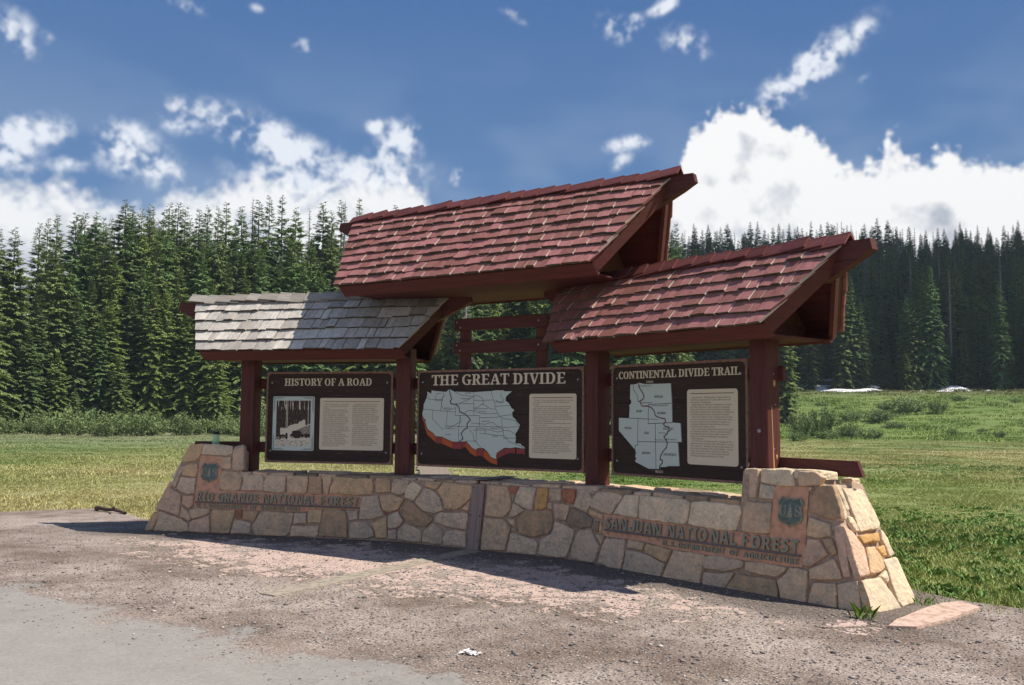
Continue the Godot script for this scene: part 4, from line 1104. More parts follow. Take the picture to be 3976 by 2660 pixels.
func shield(parent: Node, t: Transform3D) -> void:
	var half := [[0.0, 0.0], [0.035, 0.055], [0.10, 0.085], [0.28, 0.115], [0.43, 0.19], [0.5, 0.33], [0.465, 0.47], [0.44, 0.62], [0.455, 0.70], [0.52, 0.79], [0.38, 0.99], [0.27, 0.945], [0.12, 0.93], [0.0, 0.955]]
	var W := 0.238; var H := 0.255
	var out := PackedVector2Array(); var inn := PackedVector2Array()
	for k in half.size(): out.append(Vector2(half[k][0] * W, half[k][1] * H))
	for k in range(half.size() - 2, 0, -1): out.append(Vector2(-half[k][0] * W, half[k][1] * H))
	var ce := Vector2(0, 0.5 * H)
	for p in out: inn.append(ce + (p - ce) * 0.90)
	var st := MB.new()
	st.prism(inn.duplicate(), 0.0, 0.010)
	var rim := MB.new()
	for k in out.size():
		var j := (k + 1) % out.size()
		var a := out[k]; var b := out[j]; var c := inn[j]; var d := inn[k]
		rim.face([Vector3(a.x, a.y, 0.012), Vector3(b.x, b.y, 0.012), Vector3(c.x, c.y, 0.017), Vector3(d.x, d.y, 0.017)])
		rim.face([Vector3(a.x, a.y, 0), Vector3(b.x, b.y, 0), Vector3(b.x, b.y, 0.012), Vector3(a.x, a.y, 0.012)])
		rim.face([Vector3(d.x, d.y, 0.017), Vector3(c.x, c.y, 0.017), Vector3(c.x, c.y, 0.009), Vector3(d.x, d.y, 0.009)])
	var s := part("shield", st.mesh(), M.bronze_shield, parent, t)
	part("rim", rim.mesh(), M.bronze, s)
	for q in [["U", -0.072], ["S", 0.072]]:
		var m := glyphs(q[0], serif, 0.01, 2.0)
		var bb := m.get_aabb()
		var k := 0.085 / bb.size.y
		part("letter", m, M.bronze, s, Transform3D(Basis.from_scale(Vector3(k * 0.95, k, 1)), Vector3(q[1] - bb.get_center().x * k * 0.95, 0.095 - bb.position.y * k, 0.011)))
	var tr := MB.new()
	for k in 5:
		var y := 0.085 + 0.021 * k
		var hw := 0.036 - 0.006 * k
		tr.prism(PackedVector2Array([Vector2(-hw, y), Vector2(hw, y), Vector2(0, y + 0.034)]), 0.008, 0.016 - 0.0005 * k)
	tr.prism(PackedVector2Array([Vector2(-0.004, 0.066), Vector2(0.004, 0.066), Vector2(0.004, 0.09), Vector2(-0.004, 0.09)]), 0.008, 0.015)
	part("tree_emblem", tr.mesh(), M.bronze, s)
	# curved words
	for w in [["FOREST SERVICE", 0.22, 0.205, -1.0, 0.165], ["DEPARTMENT OF AGRICULTURE", 0.135, 0.105, 1.0, 0.2]]:
		var word: String = w[0]
		var hold := MeshInstance3D.new()
		var st2 := SurfaceTool.new()
		st2.begin(Mesh.PRIMITIVE_TRIANGLES)
		var n := word.length()
		for i in n:
			if word[i] == " ": continue
			var m := glyphs(word[i], sans, 0.008, 4.0)
			var bb := m.get_aabb()
			var k := 0.014 / maxf(bb.size.y, 0.1)
			var f := (i + 0.5) / n - 0.5
			var p: Vector2; var rot: float
			if w[3] < 0: p = Vector2(f * 0.155, 0.192 + 0.022 * cos(f * 3.0)); rot = -f * 0.5
			else: p = Vector2(sin(f * 2.3) * 0.098, 0.075 - 0.037 * cos(f * 2.3)); rot = f * 2.1
			st2.append_from(m, 0, Transform3D(Basis(Vector3.BACK, rot) * Basis.from_scale(Vector3(k * 0.8, k, 1)), Vector3(p.x, p.y, 0.012)) * Transform3D(Basis.IDENTITY, -Vector3(bb.get_center().x, bb.position.y, 0)))
		hold.free()
		part("lettering", st2.commit(), M.bronze, s)

# ------------------------------------------------------------------ timber frame
func beam(parent: Node, called: String, s: Vector3, t: Transform3D, material: Material, b := 0.006) -> MeshInstance3D:
	var st := MB.new()
	st.box(s, b)
	return part(called, st.mesh(), material, parent, t)
func bolt(parent: Node, t: Transform3D, r := 0.012) -> void:
	if not M.has("bolt_mesh"): M.bolt_mesh = lathe([[0.0, 0.5], [0.5, 0.42], [0.85, 0.22], [1.0, 0.0], [1.0, -0.2]], 10)
	part("bolt", M.bolt_mesh, M.metal, parent, t * Transform3D(Basis(Vector3.RIGHT, PI / 2) * Basis.from_scale(Vector3.ONE * r), Vector3.ZERO))

func timber_frame() -> void:
	rng.seed = 12
	var f := thing("timber_frame", "dark red timber posts and rails standing on the stone wall", "frame", Vector3(0, 0.74, 0.39))
	var base := Transform3D(Basis.IDENTITY, -f.position)
	for side in [-1, 1]:
		var W := base * Transform3D(Basis(Vector3.UP, -side * A), Vector3.ZERO)
		for u in [1.374, 3.493]:
			var y1 := 2.28
			var p := beam(f, "post", Vector3(0.19, y1 - 0.70, 0.19), W * at(side * u, (y1 + 0.70) / 2, OC), M["red_wood_up%d" % (rng.randi() % 3)], 0.008)
			var ck := MB.new()
			for q in 2:
				var cx := rng.randf_range(-0.06, 0.06)
				var cy := rng.randf_range(-0.7, 0.0)
				var pts := []
				for j in 9:
					pts.append(Vector2(cx, cy + j * 0.085)); cx += rng.randf_range(-0.006, 0.006)
				ck.ribbon(pts, rng.randf_range(0.002, 0.0045), 0.0956)
			part("drying_crack", ck.mesh(), M.ink, p)
			if u > 3.0 and side > 0:
				# knots, a split and bolt heads on the weathered outer face
				for q in [[0.28, 0.012, 0.018, 0.030], [-0.37, 0.035, 0.011, 0.024]]:
					part("knot", lathe([[0.0, 0.0016], [1.0, 0.0012], [1.0, -0.01]], 14), M.knot, p, Transform3D(Basis(Vector3.FORWARD, PI / 2) * Basis.from_scale(Vector3(q[3], 1.0, q[2])), Vector3(0.095, q[0], -q[1])))
				var cr := MB.new()
				cr.prism(PackedVector2Array([Vector2(-0.035, 0.10), Vector2(-0.028, 0.10), Vector2(-0.012, -0.25), Vector2(0.012, -0.55), Vector2(0.02, -0.68), Vector2(-0.008, -0.68), Vector2(-0.012, -0.5), Vector2(-0.022, -0.2)]), -0.004, 0.0012, Transform3D(Basis(Vector3.UP, PI / 2), Vector3(0.095, -0.02, 0.0)))
				part("pale_split", cr.mesh(), M.knot, p)
				for q in [[0.36, 0.0], [0.09, 0.02], [-0.30, 0.0]]:
					bolt(p, Transform3D(Basis(Vector3.UP, PI / 2), Vector3(0.096, q[0], q[1] * -1.0)), 0.007)
				bolt(p, at(0.005, -0.14, 0.096), 0.02)
		# rails behind the boards
		beam(f, "rail", Vector3(3.64 - 1.37, 0.135, 0.045), W * at(side * (3.64 + 1.37) / 2, 1.858, OC - 0.098), M.red_wood1)
		var pr := MB.new()
		pr.prism(PackedVector2Array([Vector2(side * 1.37, 0.998), Vector2(side * 4.31, 0.998 - 0.018), Vector2(side * 4.385, 1.0 - 0.018), Vector2(side * 4.335, 1.112), Vector2(side * 1.37, 1.135)]), -0.0225, 0.0225)
		part("rail", pr.mesh(), M.red_wood1, f, W * at(0, 0, OC - 0.098))
	for y in [1.858, 1.066]:
		beam(f, "rail", Vector3(2.50, 0.135, 0.045), base * at(0, y, 0.300), M.red_wood1)
	for x in [-0.5325, 0.5325]:
		beam(f, "upright", Vector3(0.135, 1.60, 0.065), base * at(x, 1.80, 0.245), M.red_wood_up1)
	for y in [2.545, 2.272]:
		var c := beam(f, "crossbar", Vector3(1.30, 0.142, 0.045), base * at(0.0, y, 0.3015), M.red_wood0)
		for q in [[-0.61, 0.03], [-0.56, -0.035], [0.53, 0.0]]: bolt(c, at(q[0], q[1], 0.023), 0.012)

# ------------------------------------------------------------------ roofs
func shingle_mesh(a0: float, a1: float, b0: float, b1: float, ln: float, th: float, uo: float) -> ArrayMesh:
	# top edge from a0 to a1 at z 0, butt from b0 to b1 at z ln, th thick at the butt
	var js := rng.randf_range(-0.012, 0.014)
	var j0 := js + rng.randf_range(-0.008, 0.008); var j1 := js + rng.randf_range(-0.008, 0.008); var jm := js + rng.randf_range(-0.006, 0.006)
	var cup := rng.randf_range(-0.003, 0.005)
	var bm := (b0 + b1) / 2 + rng.randf_range(-0.2, 0.2) * (b1 - b0)
	var am := (a0 + a1) / 2
	var top := MB.new(); var sid := MB.new(); var but := MB.new()
	var T0 := Vector3(a0, 0.004, 0); var T1 := Vector3(am, 0.004, 0); var T2 := Vector3(a1, 0.004, 0)
	var B0 := Vector3(b0, th, ln + j0); var B1 := Vector3(bm, th + cup, ln + jm); var B2 := Vector3(b1, th, ln + j1)
	var dn := Vector3(0, -th + 0.001, -0.004)
	var uv := func(p: Vector3) -> Vector2: return Vector2(p.x * 2.4 + uo, p.z * 1.6 + uo * 0.37)
	top.face([T0, B0, B1, T1], [uv.call(T0), uv.call(B0), uv.call(B1), uv.call(T1)])
	top.face([T1, B1, B2, T2], [uv.call(T1), uv.call(B1), uv.call(B2), uv.call(T2)])
	sid.face([T0, T0 + Vector3(0, -0.004, 0), B0 + dn, B0]); sid.face([T2, B2, B2 + dn, T2 + Vector3(0, -0.004, 0)])
	but.face([B0, B0 + dn, B1 + dn, B1]); but.face([B1, B1 + dn, B2 + dn, B2])
	but.face([T0 + Vector3(0, -0.004, 0), T2 + Vector3(0, -0.004, 0), B2 + dn, B0 + dn])
	var m := top.mesh()
	for o in [sid, but]:
		var arr: Array = (o as MB).mesh().surface_get_arrays(0)
		m.add_surface_from_arrays(Mesh.PRIMITIVE_TRIANGLES, arr)
	return m

func roof(label: String, at_: Vector3, turn: float, eh: float, rh: float, ze: float, ye: float, yr: float, rows: int, grey: bool, gx: float, cap_dir: float, seed_: int) -> void:
	rng.seed = seed_
	var r := thing("shingled_roof", label, "roof", at_ + Vector3(0, ye - 0.12, 0), turn, "shingled roofs of the sign shelter")
	var base := at(0, -(ye - 0.12), 0)
	var L := Vector2(ze, yr - ye).length()
	var ex := (L - 0.02) / rows
	var kind := "shingle_grey" if grey else "shingle_red"
	for back in [1.0, -1.0]:
		# frame of the slope: x along the ridge, z down the slope, y out of it, at the ridge
		var dn := Vector3(0, ye - yr, ze * back).normalized()
		var out := Vector3(0, ze, (yr - ye) * back).normalized()
		var sx := out.cross(dn)   # right-handed: x = y cross z
		var S := base * Transform3D(Basis(sx, out, dn), Vector3(0, yr - 0.036, 0))
		var sg := 1.0 if sx.x > 0 else -1.0
		# boards under the shingles
		var sh := MB.new()
		var w := 0.022
		sh.loft([Vector3(-rh + 0.05, -w, 0), Vector3(rh - 0.05, -w, 0), Vector3(eh - 0.03, -w, L - 0.01), Vector3(-eh + 0.03, -w, L - 0.01)], [Vector3(-rh + 0.05, 0, 0), Vector3(rh - 0.05, 0, 0), Vector3(eh - 0.03, 0, L - 0.01), Vector3(-eh + 0.03, 0, L - 0.01)])
		part("sheathing", sh.mesh(), M.soffit, r, S)
		var joined: SurfaceTool = null
		var rest := []
		for row in rows:
			var s1 := L + 0.045 - row * ex
			var ln := minf(ex * 2.0, s1 - 0.01)
			var s0 := s1 - ln
			var xt := lerpf(rh, eh, clampf(s0 / L, 0, 1)) + 0.02
			var xb := lerpf(rh, eh, clampf(s1 / L, 0, 1.03)) + 0.02
			var x := -xb
			var lift := atan2(0.020, ln)
			while x < xb - 0.01:
				var wd := rng.randf_range(0.08, 0.23)
				if back > 0 and rows > 7: wd = rng.randf_range(0.10, 0.20)
				if xb - x - wd < 0.05: wd = xb - x
				var gap := rng.randf_range(0.002, 0.014)
				var b0 := x; var b1 := x + wd - gap
				var a0 := b0; var a1 := b1
				if b0 <= -xb + 0.001: a0 = -xt
				if b1 >= xb - 0.02: a1 = xt
				if a1 < a0 + 0.02: a1 = a0 + 0.02
				var th := rng.randf_range(0.018, 0.034)
				var m := shingle_mesh(a0, a1, b0, b1, ln, th, rng.randf() * 7.0)
				var tt := S * Transform3D(Basis(Vector3.RIGHT, -lift - rng.randf_range(0, 0.022)), Vector3(0, 0.002, s0 + rng.randf_range(-0.004, 0.006)))
				if back > 0:
					var o := part("shingle", m, null, r, tt)
					o.set_surface_override_material(0, M["%s%d" % [kind, rng.randi() % 6]])
					o.set_surface_override_material(1, M.raw_edge if not grey and rng.randf() < 0.75 else M["%s%d" % [kind, rng.randi() % 3]])
					o.set_surface_override_material(2, M.shingle_butt)
				else: rest.append([m, tt])
				x += wd
		if back < 0:
			joined = SurfaceTool.new()
			joined.begin(Mesh.PRIMITIVE_TRIANGLES)
			for q in rest:
				for k in 3: joined.append_from(q[0], k, q[1])
			var o := part("rear_shingles", joined.commit(), M[kind + "2"], r)
			o.set_meta("kind", "stuff")
		# fascia along the eave, square to the slope
		var fa := MB.new()
		var inw := Vector3(0, -0.163, 0)
		var e0 := eh - 0.004
		fa.loft([Vector3(-e0, -0.024, L), Vector3(e0, -0.024, L), Vector3(e0, -0.187, L), Vector3(-e0, -0.187, L)], [Vector3(-e0, -0.024, L - 0.042), Vector3(e0, -0.024, L - 0.042), Vector3(e0, -0.187, L - 0.042), Vector3(-e0, -0.187, L - 0.042)])
		part("fascia", fa.mesh(), M["red_wood%d" % (rng.randi() % 3)], r, S)
		for side in [-1.0, 1.0]:
			# bargeboard up the rake, plumb cut at the ridge beam
			var E := Vector3(side * eh, ye - 0.018, ze * back)
			var Rr := Vector3(side * rh, yr - 0.03, 0)
			var dir := Rr - E
			var wdt := -out * 0.163
			var zc: float = 0.046 * back
			var p0 := E; var p1: Vector3 = E + dir * ((E.z - zc) / E.z)
			var q0 := E + wdt
			var q1: Vector3 = q0 + dir * ((q0.z - zc) / E.z)
			var tk := Vector3(-side * 0.042, 0, 0)
			var bb := MB.new()
			bb.loft([p0, p1, q1, q0], [p0 + tk, p1 + tk, q1 + tk, q0 + tk])
			part("bargeboard", bb.mesh(), M["red_wood%d" % (rng.randi() % 3)], r, base)
	# boarded soffit between the eaves
	var so := MB.new()
	so.box(Vector3((eh - 0.06) * 2.0, 0.02, (ze - 0.13) * 2.0), 0.002)
	part("soffit", so.mesh(), M.soffit, r, base * at(0, ye - 0.125, 0))
	# ridge beam in two pieces with cut ends
	var bt := yr - 0.046
	var by := rh + 0.24
	for q in [[bt - 0.005, bt - 0.095, bt - 0.165, by, by + 0.02, by - 0.10, "ridge_beam"], [bt - 0.168, bt - 0.168, bt - 0.325, by - 0.105, by - 0.105, by - 0.42, "ridge_block"]]:
		var pb := MB.new()
		pb.prism(PackedVector2Array([Vector2(-q[3], q[0]), Vector2(-q[4], q[1]), Vector2(-q[5], q[2]), Vector2(q[5], q[2]), Vector2(q[4], q[1]), Vector2(q[3], q[0])]) if q[0] != q[1] else PackedVector2Array([Vector2(-q[3], q[0]), Vector2(-q[5], q[2]), Vector2(q[5], q[2]), Vector2(q[3], q[0])]), -0.044, 0.044)
		part(q[6], pb.mesh(), M.red_wood1, r, base)
	# gables
	for side in [-1.0, 1.0]:
		var gp := MB.new()
		var yb := ye - 0.02
		var k := (yr - ye) / ze
		var zb := (yr - 0.11 - yb) / k
		gp.prism(PackedVector2Array([Vector2(-zb, yb), Vector2(zb, yb), Vector2(0, yr - 0.11)]), -0.01, 0.01, Transform3D(Basis(Vector3.UP, PI / 2), Vector3.ZERO))
		part("gable_panel", gp.mesh(), M.ply, r, base * at(side * gx, 0, 0))
		beam(r, "tie_beam", Vector3(0.09, 0.15, (ze - 0.11) * 2.0), base * at(side * (gx - 0.03), ye - 0.055, 0), M.red_wood1)
		beam(r, "gable_batten", Vector3(0.022, (yr - ye) * 0.72, 0.05), base * at(side * (gx + 0.022), (yr + ye) / 2 - 0.12, 0), M.red_wood_up1, 0.003)
	# ridge shingles: overlapping angled pairs
	var run := 0.205
	var nc := int((rh + 0.04) * 2.0 / run)
	var half := atan2(yr - ye, ze)
	for k in nc:
		var st := MB.new()
		var ln := 0.34
		for s in [-1.0, 1.0]:
			var d := Vector3(0, -sin(half * 0.92), s * cos(half * 0.92))
			var o := Vector3(0, cos(half), s * sin(half))
			var wd := rng.randf_range(0.125, 0.16)
			var p := [Vector3(0, 0.006, 0), Vector3(ln, 0.018, 0)]
			st.loft([p[0], p[1], p[1] + d * wd, p[0] + d * wd], [p[0] - o * 0.006, p[1] - o * 0.020, p[1] + d * wd - o * 0.018, p[0] + d * wd - o * 0.005])
		var x := -rh - 0.06 + k * (2.0 * rh + 0.12 - ln) / (nc - 1)
		var tt := Transform3D(Basis(Vector3.BACK, 0.045 + rng.randf_range(-0.025, 0.035)) * Basis(Vector3.RIGHT, rng.randf_range(-0.09, 0.09)), Vector3(x + rng.randf_range(-0.03, 0.03), rng.randf_range(-0.006, 0.006), 0))
		if cap_dir < 0: tt = Transform3D(Basis(Vector3.UP, PI) , Vector3.ZERO) * tt
		part("ridge_shingle", st.mesh(), M["%s_cap%d" % [kind, rng.randi() % 2]], r, base * at(0, yr + 0.012, 0) * tt)

func roofs() -> void:
	var gr: Texture2D = M.shingle_grey0.albedo_texture
	for k in 2:
		bump(mat("shingle_grey_cap%d" % k, lin(0.42 - 0.08 * k, 0.385 - 0.075 * k, 0.34 - 0.07 * k), 0.85, M.red_wood0.albedo_texture, Vector3(0.8, 3, 3)), M.red_wood0.albedo_texture, 0.3)
		bump(mat("shingle_red_cap%d" % k, lin(0.20 - 0.03 * k, 0.062 - 0.01 * k, 0.055 - 0.01 * k), 0.6, M.red_wood0.albedo_texture, Vector3(0.8, 3, 3)), M.red_wood0.albedo_texture, 0.25)
	roof("lower left roof of bare weathered grey shingles", wp(-1, 2.56, OC, 0), A, 1.34, 1.76, 0.574, 2.285, 2.975, 5, true, 1.03, -1.0, 51)
	roof("lower right roof of faded red shingles above the trail map board", wp(1, 2.56, OC, 0), -A, 1.34, 1.76, 0.574, 2.285, 2.975, 6, false, 1.03, 1.0, 52)
	roof("tall middle roof of faded red shingles raised above the other two", Vector3(0, 0, 0.393), 0.0, 1.70, 2.19, 0.835, 3.02, 3.995, 9, false, 1.31, 1.0, 53)

# ------------------------------------------------------------------ boards
func P2(a: Array) -> Array:
	var o := []
	for k in range(0, a.size(), 2): o.append(Vector2(a[k], a[k + 1]) / 1000.0)
	return o
func rounded(x0: float, y0: float, x1: float, y1: float, r: float) -> PackedVector2Array:
	var o := PackedVector2Array()
	for q in [[x1 - r, y0 + r, -PI / 2], [x1 - r, y1 - r, 0.0], [x0 + r, y1 - r, PI / 2], [x0 + r, y0 + r, PI]]:
		for k in 5:
			var a: float = q[2] + PI / 2 * k / 4
			o.append(Vector2(q[0] + cos(a) * r, q[1] + sin(a) * r))
	return o
func plate(parent: Node, called: String, poly: PackedVector2Array, z0: float, z1: float, m: Material) -> MeshInstance3D:
	var st := MB.new()
	st.prism(poly, z0, z1)
	return part(called, st.mesh(), m, parent)
func text_in(parent: Node, called: String, text: String, font: Font, x0: float, x1: float, y0: float, y1: float, z: float, m: Material, depth := 0.0, step := 4.0) -> void:
	var t := glyphs(text, font, depth, step)
	var bb := t.get_aabb()
	var kx := (x1 - x0) / bb.size.x; var ky := (y1 - y0) / bb.size.y
	part(called, t, m, parent, Transform3D(Basis.from_scale(Vector3(kx, ky, 1.0)), Vector3(x0 - bb.position.x * kx, y0 - bb.position.y * ky, z)))

func board(label: String, at_: Vector3, turn: float, w: float, joints: Array) -> Node3D:
	var b := thing("information_board", label, "sign", at_, turn, "wooden information boards")
	var H := 1.14
	var y0 := -H / 2
	var js: Array = joints.duplicate()
	js.append(H / 2)
	for j in js:
		var p := MB.new()
		p.box(Vector3(w, j - y0 - 0.0002, 0.044), 0.0035)
		part("plank", p.mesh(), M.dark_wood, b, at(0, (j + y0) / 2, -0.022))
		y0 = j
	# painted edge with rounded inner corners
	var st := MB.new()
	var hw := w / 2 + 0.001; var hh := H / 2 + 0.001
	var inner := rounded(-hw + 0.024, -hh + 0.024, hw - 0.024, hh - 0.024, 0.05)
	var n := inner.size()
	for k in n:
		var a := inner[k]; var c := inner[(k + 1) % n]
		var oa := Vector2(clampf(a.x * 9.0, -hw, hw) if absf(a.x) > hw - 0.08 else a.x, clampf(a.y * 9.0, -hh, hh) if absf(a.y) > hh - 0.08 else a.y)
		var oc := Vector2(clampf(c.x * 9.0, -hw, hw) if absf(c.x) > hw - 0.08 else c.x, clampf(c.y * 9.0, -hh, hh) if absf(c.y) > hh - 0.08 else c.y)
		if oa.distance_to(oc) > 0.001: st.face([Vector3(oa.x, oa.y, 0.002), Vector3(oc.x, oc.y, 0.002), Vector3(c.x, c.y, 0.002), Vector3(a.x, a.y, 0.002)])
		else: st.face([Vector3(oa.x, oa.y, 0.002), Vector3(c.x, c.y, 0.002), Vector3(a.x, a.y, 0.002)])
	var cs := [Vector2(-hw, -hh), Vector2(hw, -hh), Vector2(hw, hh), Vector2(-hw, hh)]
	for k in 4:
		var a: Vector2 = cs[k]; var c: Vector2 = cs[(k + 1) % 4]
		st.face([Vector3(a.x, a.y, -0.044), Vector3(c.x, c.y, -0.044), Vector3(c.x, c.y, 0.002), Vector3(a.x, a.y, 0.002)])
	part("painted_edge", st.mesh(), M.edge_paint, b)
	var sc := MB.new()
	for k in 26:
		var q := Vector2(rng.randf_range(-hw + 0.08, hw - 0.16), rng.randf_range(-hh + 0.06, hh - 0.06))
		sc.ribbon([q, q + Vector2(rng.randf_range(0.02, 0.09), rng.randf_range(-0.006, 0.006))], rng.randf_range(0.0012, 0.003), 0.0006)
	part("scratches", sc.mesh(), M.edge_paint, b)
	for q in [[-1, 0.76], [1, 0.76], [-1, -0.74], [1, -0.74]]: bolt(b, at(q[0] * (w / 2 - 0.075), q[1] * hh, 0.0), 0.014)
	return b

func boards() -> void:
	var b := board("left board titled HISTORY OF A ROAD with an old photograph", wp(-1, 2.423, -0.053, 1.435), A, 1.73, [-0.19, 0.20])
	text_in(b, "title_lettering", "HISTORY OF A ROAD", serif, -0.611, 0.582, 0.397, 0.487, 0.004, M.title, 0.006, 1.0)
	var pp := plate(b, "photo_plate", rounded(-0.765, -0.418, -0.185, 0.261, 0.02), 0.0, 0.006, M.mint)
	var lines := MB.new()
	for k in 3:
		var e := 0.012 + 0.007 * k
		for sx in [-1, 1]:
			for sy in [-1, 1]:
				var cx: float = -0.475 + sx * (0.29 - e); var cy: float = -0.0785 + sy * (0.34 - e)
				lines.ribbon([Vector2(cx - sx * (0.16 - 0.03 * k), cy), Vector2(cx, cy), Vector2(cx, cy - sy * (0.2 - 0.03 * k))], 0.0025, 0.007)
	part("border_lines", lines.mesh(), M.ink, pp)
	var ph := MB.new()
	ph.face([Vector3(-0.714, -0.362, 0.0075), Vector3(-0.237, -0.362, 0.0075), Vector3(-0.237, 0.208, 0.0075), Vector3(-0.714, 0.208, 0.0075)], [Vector2(0, 1), Vector2(1, 1), Vector2(1, 0), Vector2(0, 0)])
	var pm := mat("old_photo", Color.WHITE, 0.6, old_photo())
	pm.uv1_triplanar = false
	part("old_photograph", ph.mesh(), pm, pp)
	var tp := plate(b, "text_plate", rounded(-0.109, -0.40, 0.753, 0.243, 0.02), 0.0, 0.006, M.cream)
	var rl := MB.new()
	rl.ribbon([Vector2(-0.06, 0.20), Vector2(0.70, 0.20)], 0.006, 0.0068)
	part("rule", rl.mesh(), M.trail_print, tp)
	text_in(tp, "body_text", TEXT_ROAD_A, serif_plain, -0.065, 0.30, -0.357, 0.172, 0.0068, M.ink)
	text_in(tp, "body_text", TEXT_ROAD_B, serif_plain, 0.335, 0.695, -0.345, 0.172, 0.0068, M.ink)

	b = board("middle board titled THE GREAT DIVIDE with a map of river basins", Vector3(0, 1.435, 0.379), 0.0, 2.29, [-0.21, 0.05])
	text_in(b, "title_lettering", "THE GREAT DIVIDE", serif, -0.928, 0.916, 0.392, 0.516, 0.004, M.title, 0.006, 1.0)
	var land := plate(b, "map_panel", PackedVector2Array(P2(LAND)), 0.0, 0.007, M.mint)
	var ol := P2(LAND)
	ol.append(ol[0])
	var ml := MB.new()
	ml.ribbon(ol, 0.006, 0.0078)
	for s in STATE_LINES: ml.ribbon(P2(s), 0.0045, 0.0079)
	part("map_lines", ml.mesh(), M.ink, land)
	var rg := MB.new()
	rg.ribbon(P2(RIDGE), 0.014, 0.0086)
	part("divide_line", rg.mesh(), M.ridge_print, land)
	for s in EDGE_ORANGE: plate(b, "map_edge", PackedVector2Array(P2(s)), 0.0, 0.006, M.orange_print)
	for s in EDGE_RED: plate(b, "map_edge", PackedVector2Array(P2(s)), 0.0, 0.006, M.red_print)
	for q in [["Columbia River", -0.87, 0.205], ["Snake River", -0.73, 0.115], ["Milk River", -0.43, 0.29], ["Yellowstone River", -0.49, 0.225], ["Missouri River", 0.0, 0.185], ["Platte River", -0.23, 0.075], ["Arkansas River", -0.19, -0.035], ["Colorado River", -0.69, -0.125], ["Canadian River", -0.07, -0.115], ["Red River", -0.04, -0.205], ["Salt River", -0.71, -0.195]]:
		text_in(land, "map_text", q[0], serif_plain, q[1], q[1] + 0.0085 * (q[0] as String).length(), q[2], q[2] + 0.017, 0.0080, M.ink)
	tp = plate(b, "text_plate", rounded(0.455, -0.428, 1.056, 0.281, 0.025), 0.0, 0.006, M.cream)
	rl = MB.new()
	rl.ribbon([Vector2(0.50, 0.238), Vector2(1.01, 0.238)], 0.007, 0.0068)
	part("rule", rl.mesh(), M.trail_print, tp)
	text_in(tp, "body_text", TEXT_DIVIDE, serif_plain, 0.50, 1.015, -0.375, 0.218, 0.0068, M.ink)

	b = board("right board titled CONTINENTAL DIVIDE TRAIL with a map of states", wp(1, 2.423, -0.053, 1.435), -A, 1.73, [-0.16, 0.18])
	text_in(b, "title_lettering", "CONTINENTAL DIVIDE TRAIL", serif, -0.757, 0.786, 0.424, 0.50, 0.004, M.title, 0.006, 1.0)
	land = plate(b, "map_panel", PackedVector2Array(P2(STATES)), 0.0, 0.007, M.mint)
	ml = MB.new()
	ol = P2(STATES)
	ol.append(ol[0])
	ml.ribbon(ol, 0.004, 0.0078)
	for s in TRAIL_STATE_LINES: ml.ribbon(P2(s), 0.0055, 0.0079)
	part("map_lines", ml.mesh(), M.ink, land)
	var tl := MB.new()
	for s in TRAIL: tl.ribbon(P2(s), 0.012, 0.0086)
	part("trail_line", tl.mesh(), M.trail_print, land)
	for q in MAP_LABELS:
		var wd: float = (q[0] as String).length() * (0.0165 if q[3] == 1 else 0.0085)
		var hh := 0.023 if q[3] == 1 else 0.015
		var outside: bool = q[0] in ["CANADA", "MEXICO"]
		text_in(b if outside else land, "map_text", q[0], serif if q[3] == 1 else serif_plain, q[1] / 1000.0 - wd / 2, q[1] / 1000.0 + wd / 2, q[2] / 1000.0 - hh / 2, q[2] / 1000.0 + hh / 2, 0.003 if outside else 0.0082, M.title if outside else M.ink)
	tp = plate(b, "text_plate", rounded(0.160, -0.418, 0.760, 0.298, 0.03), 0.0, 0.006, M.cream)
	rl = MB.new()
	rl.ribbon([Vector2(0.205, 0.258), Vector2(0.715, 0.258)], 0.007, 0.0068)
	part("rule", rl.mesh(), M.trail_print, tp)
	text_in(tp, "body_text", TEXT_TRAIL, serif_plain, 0.20, 0.715, -0.345, 0.228, 0.0068, M.ink)

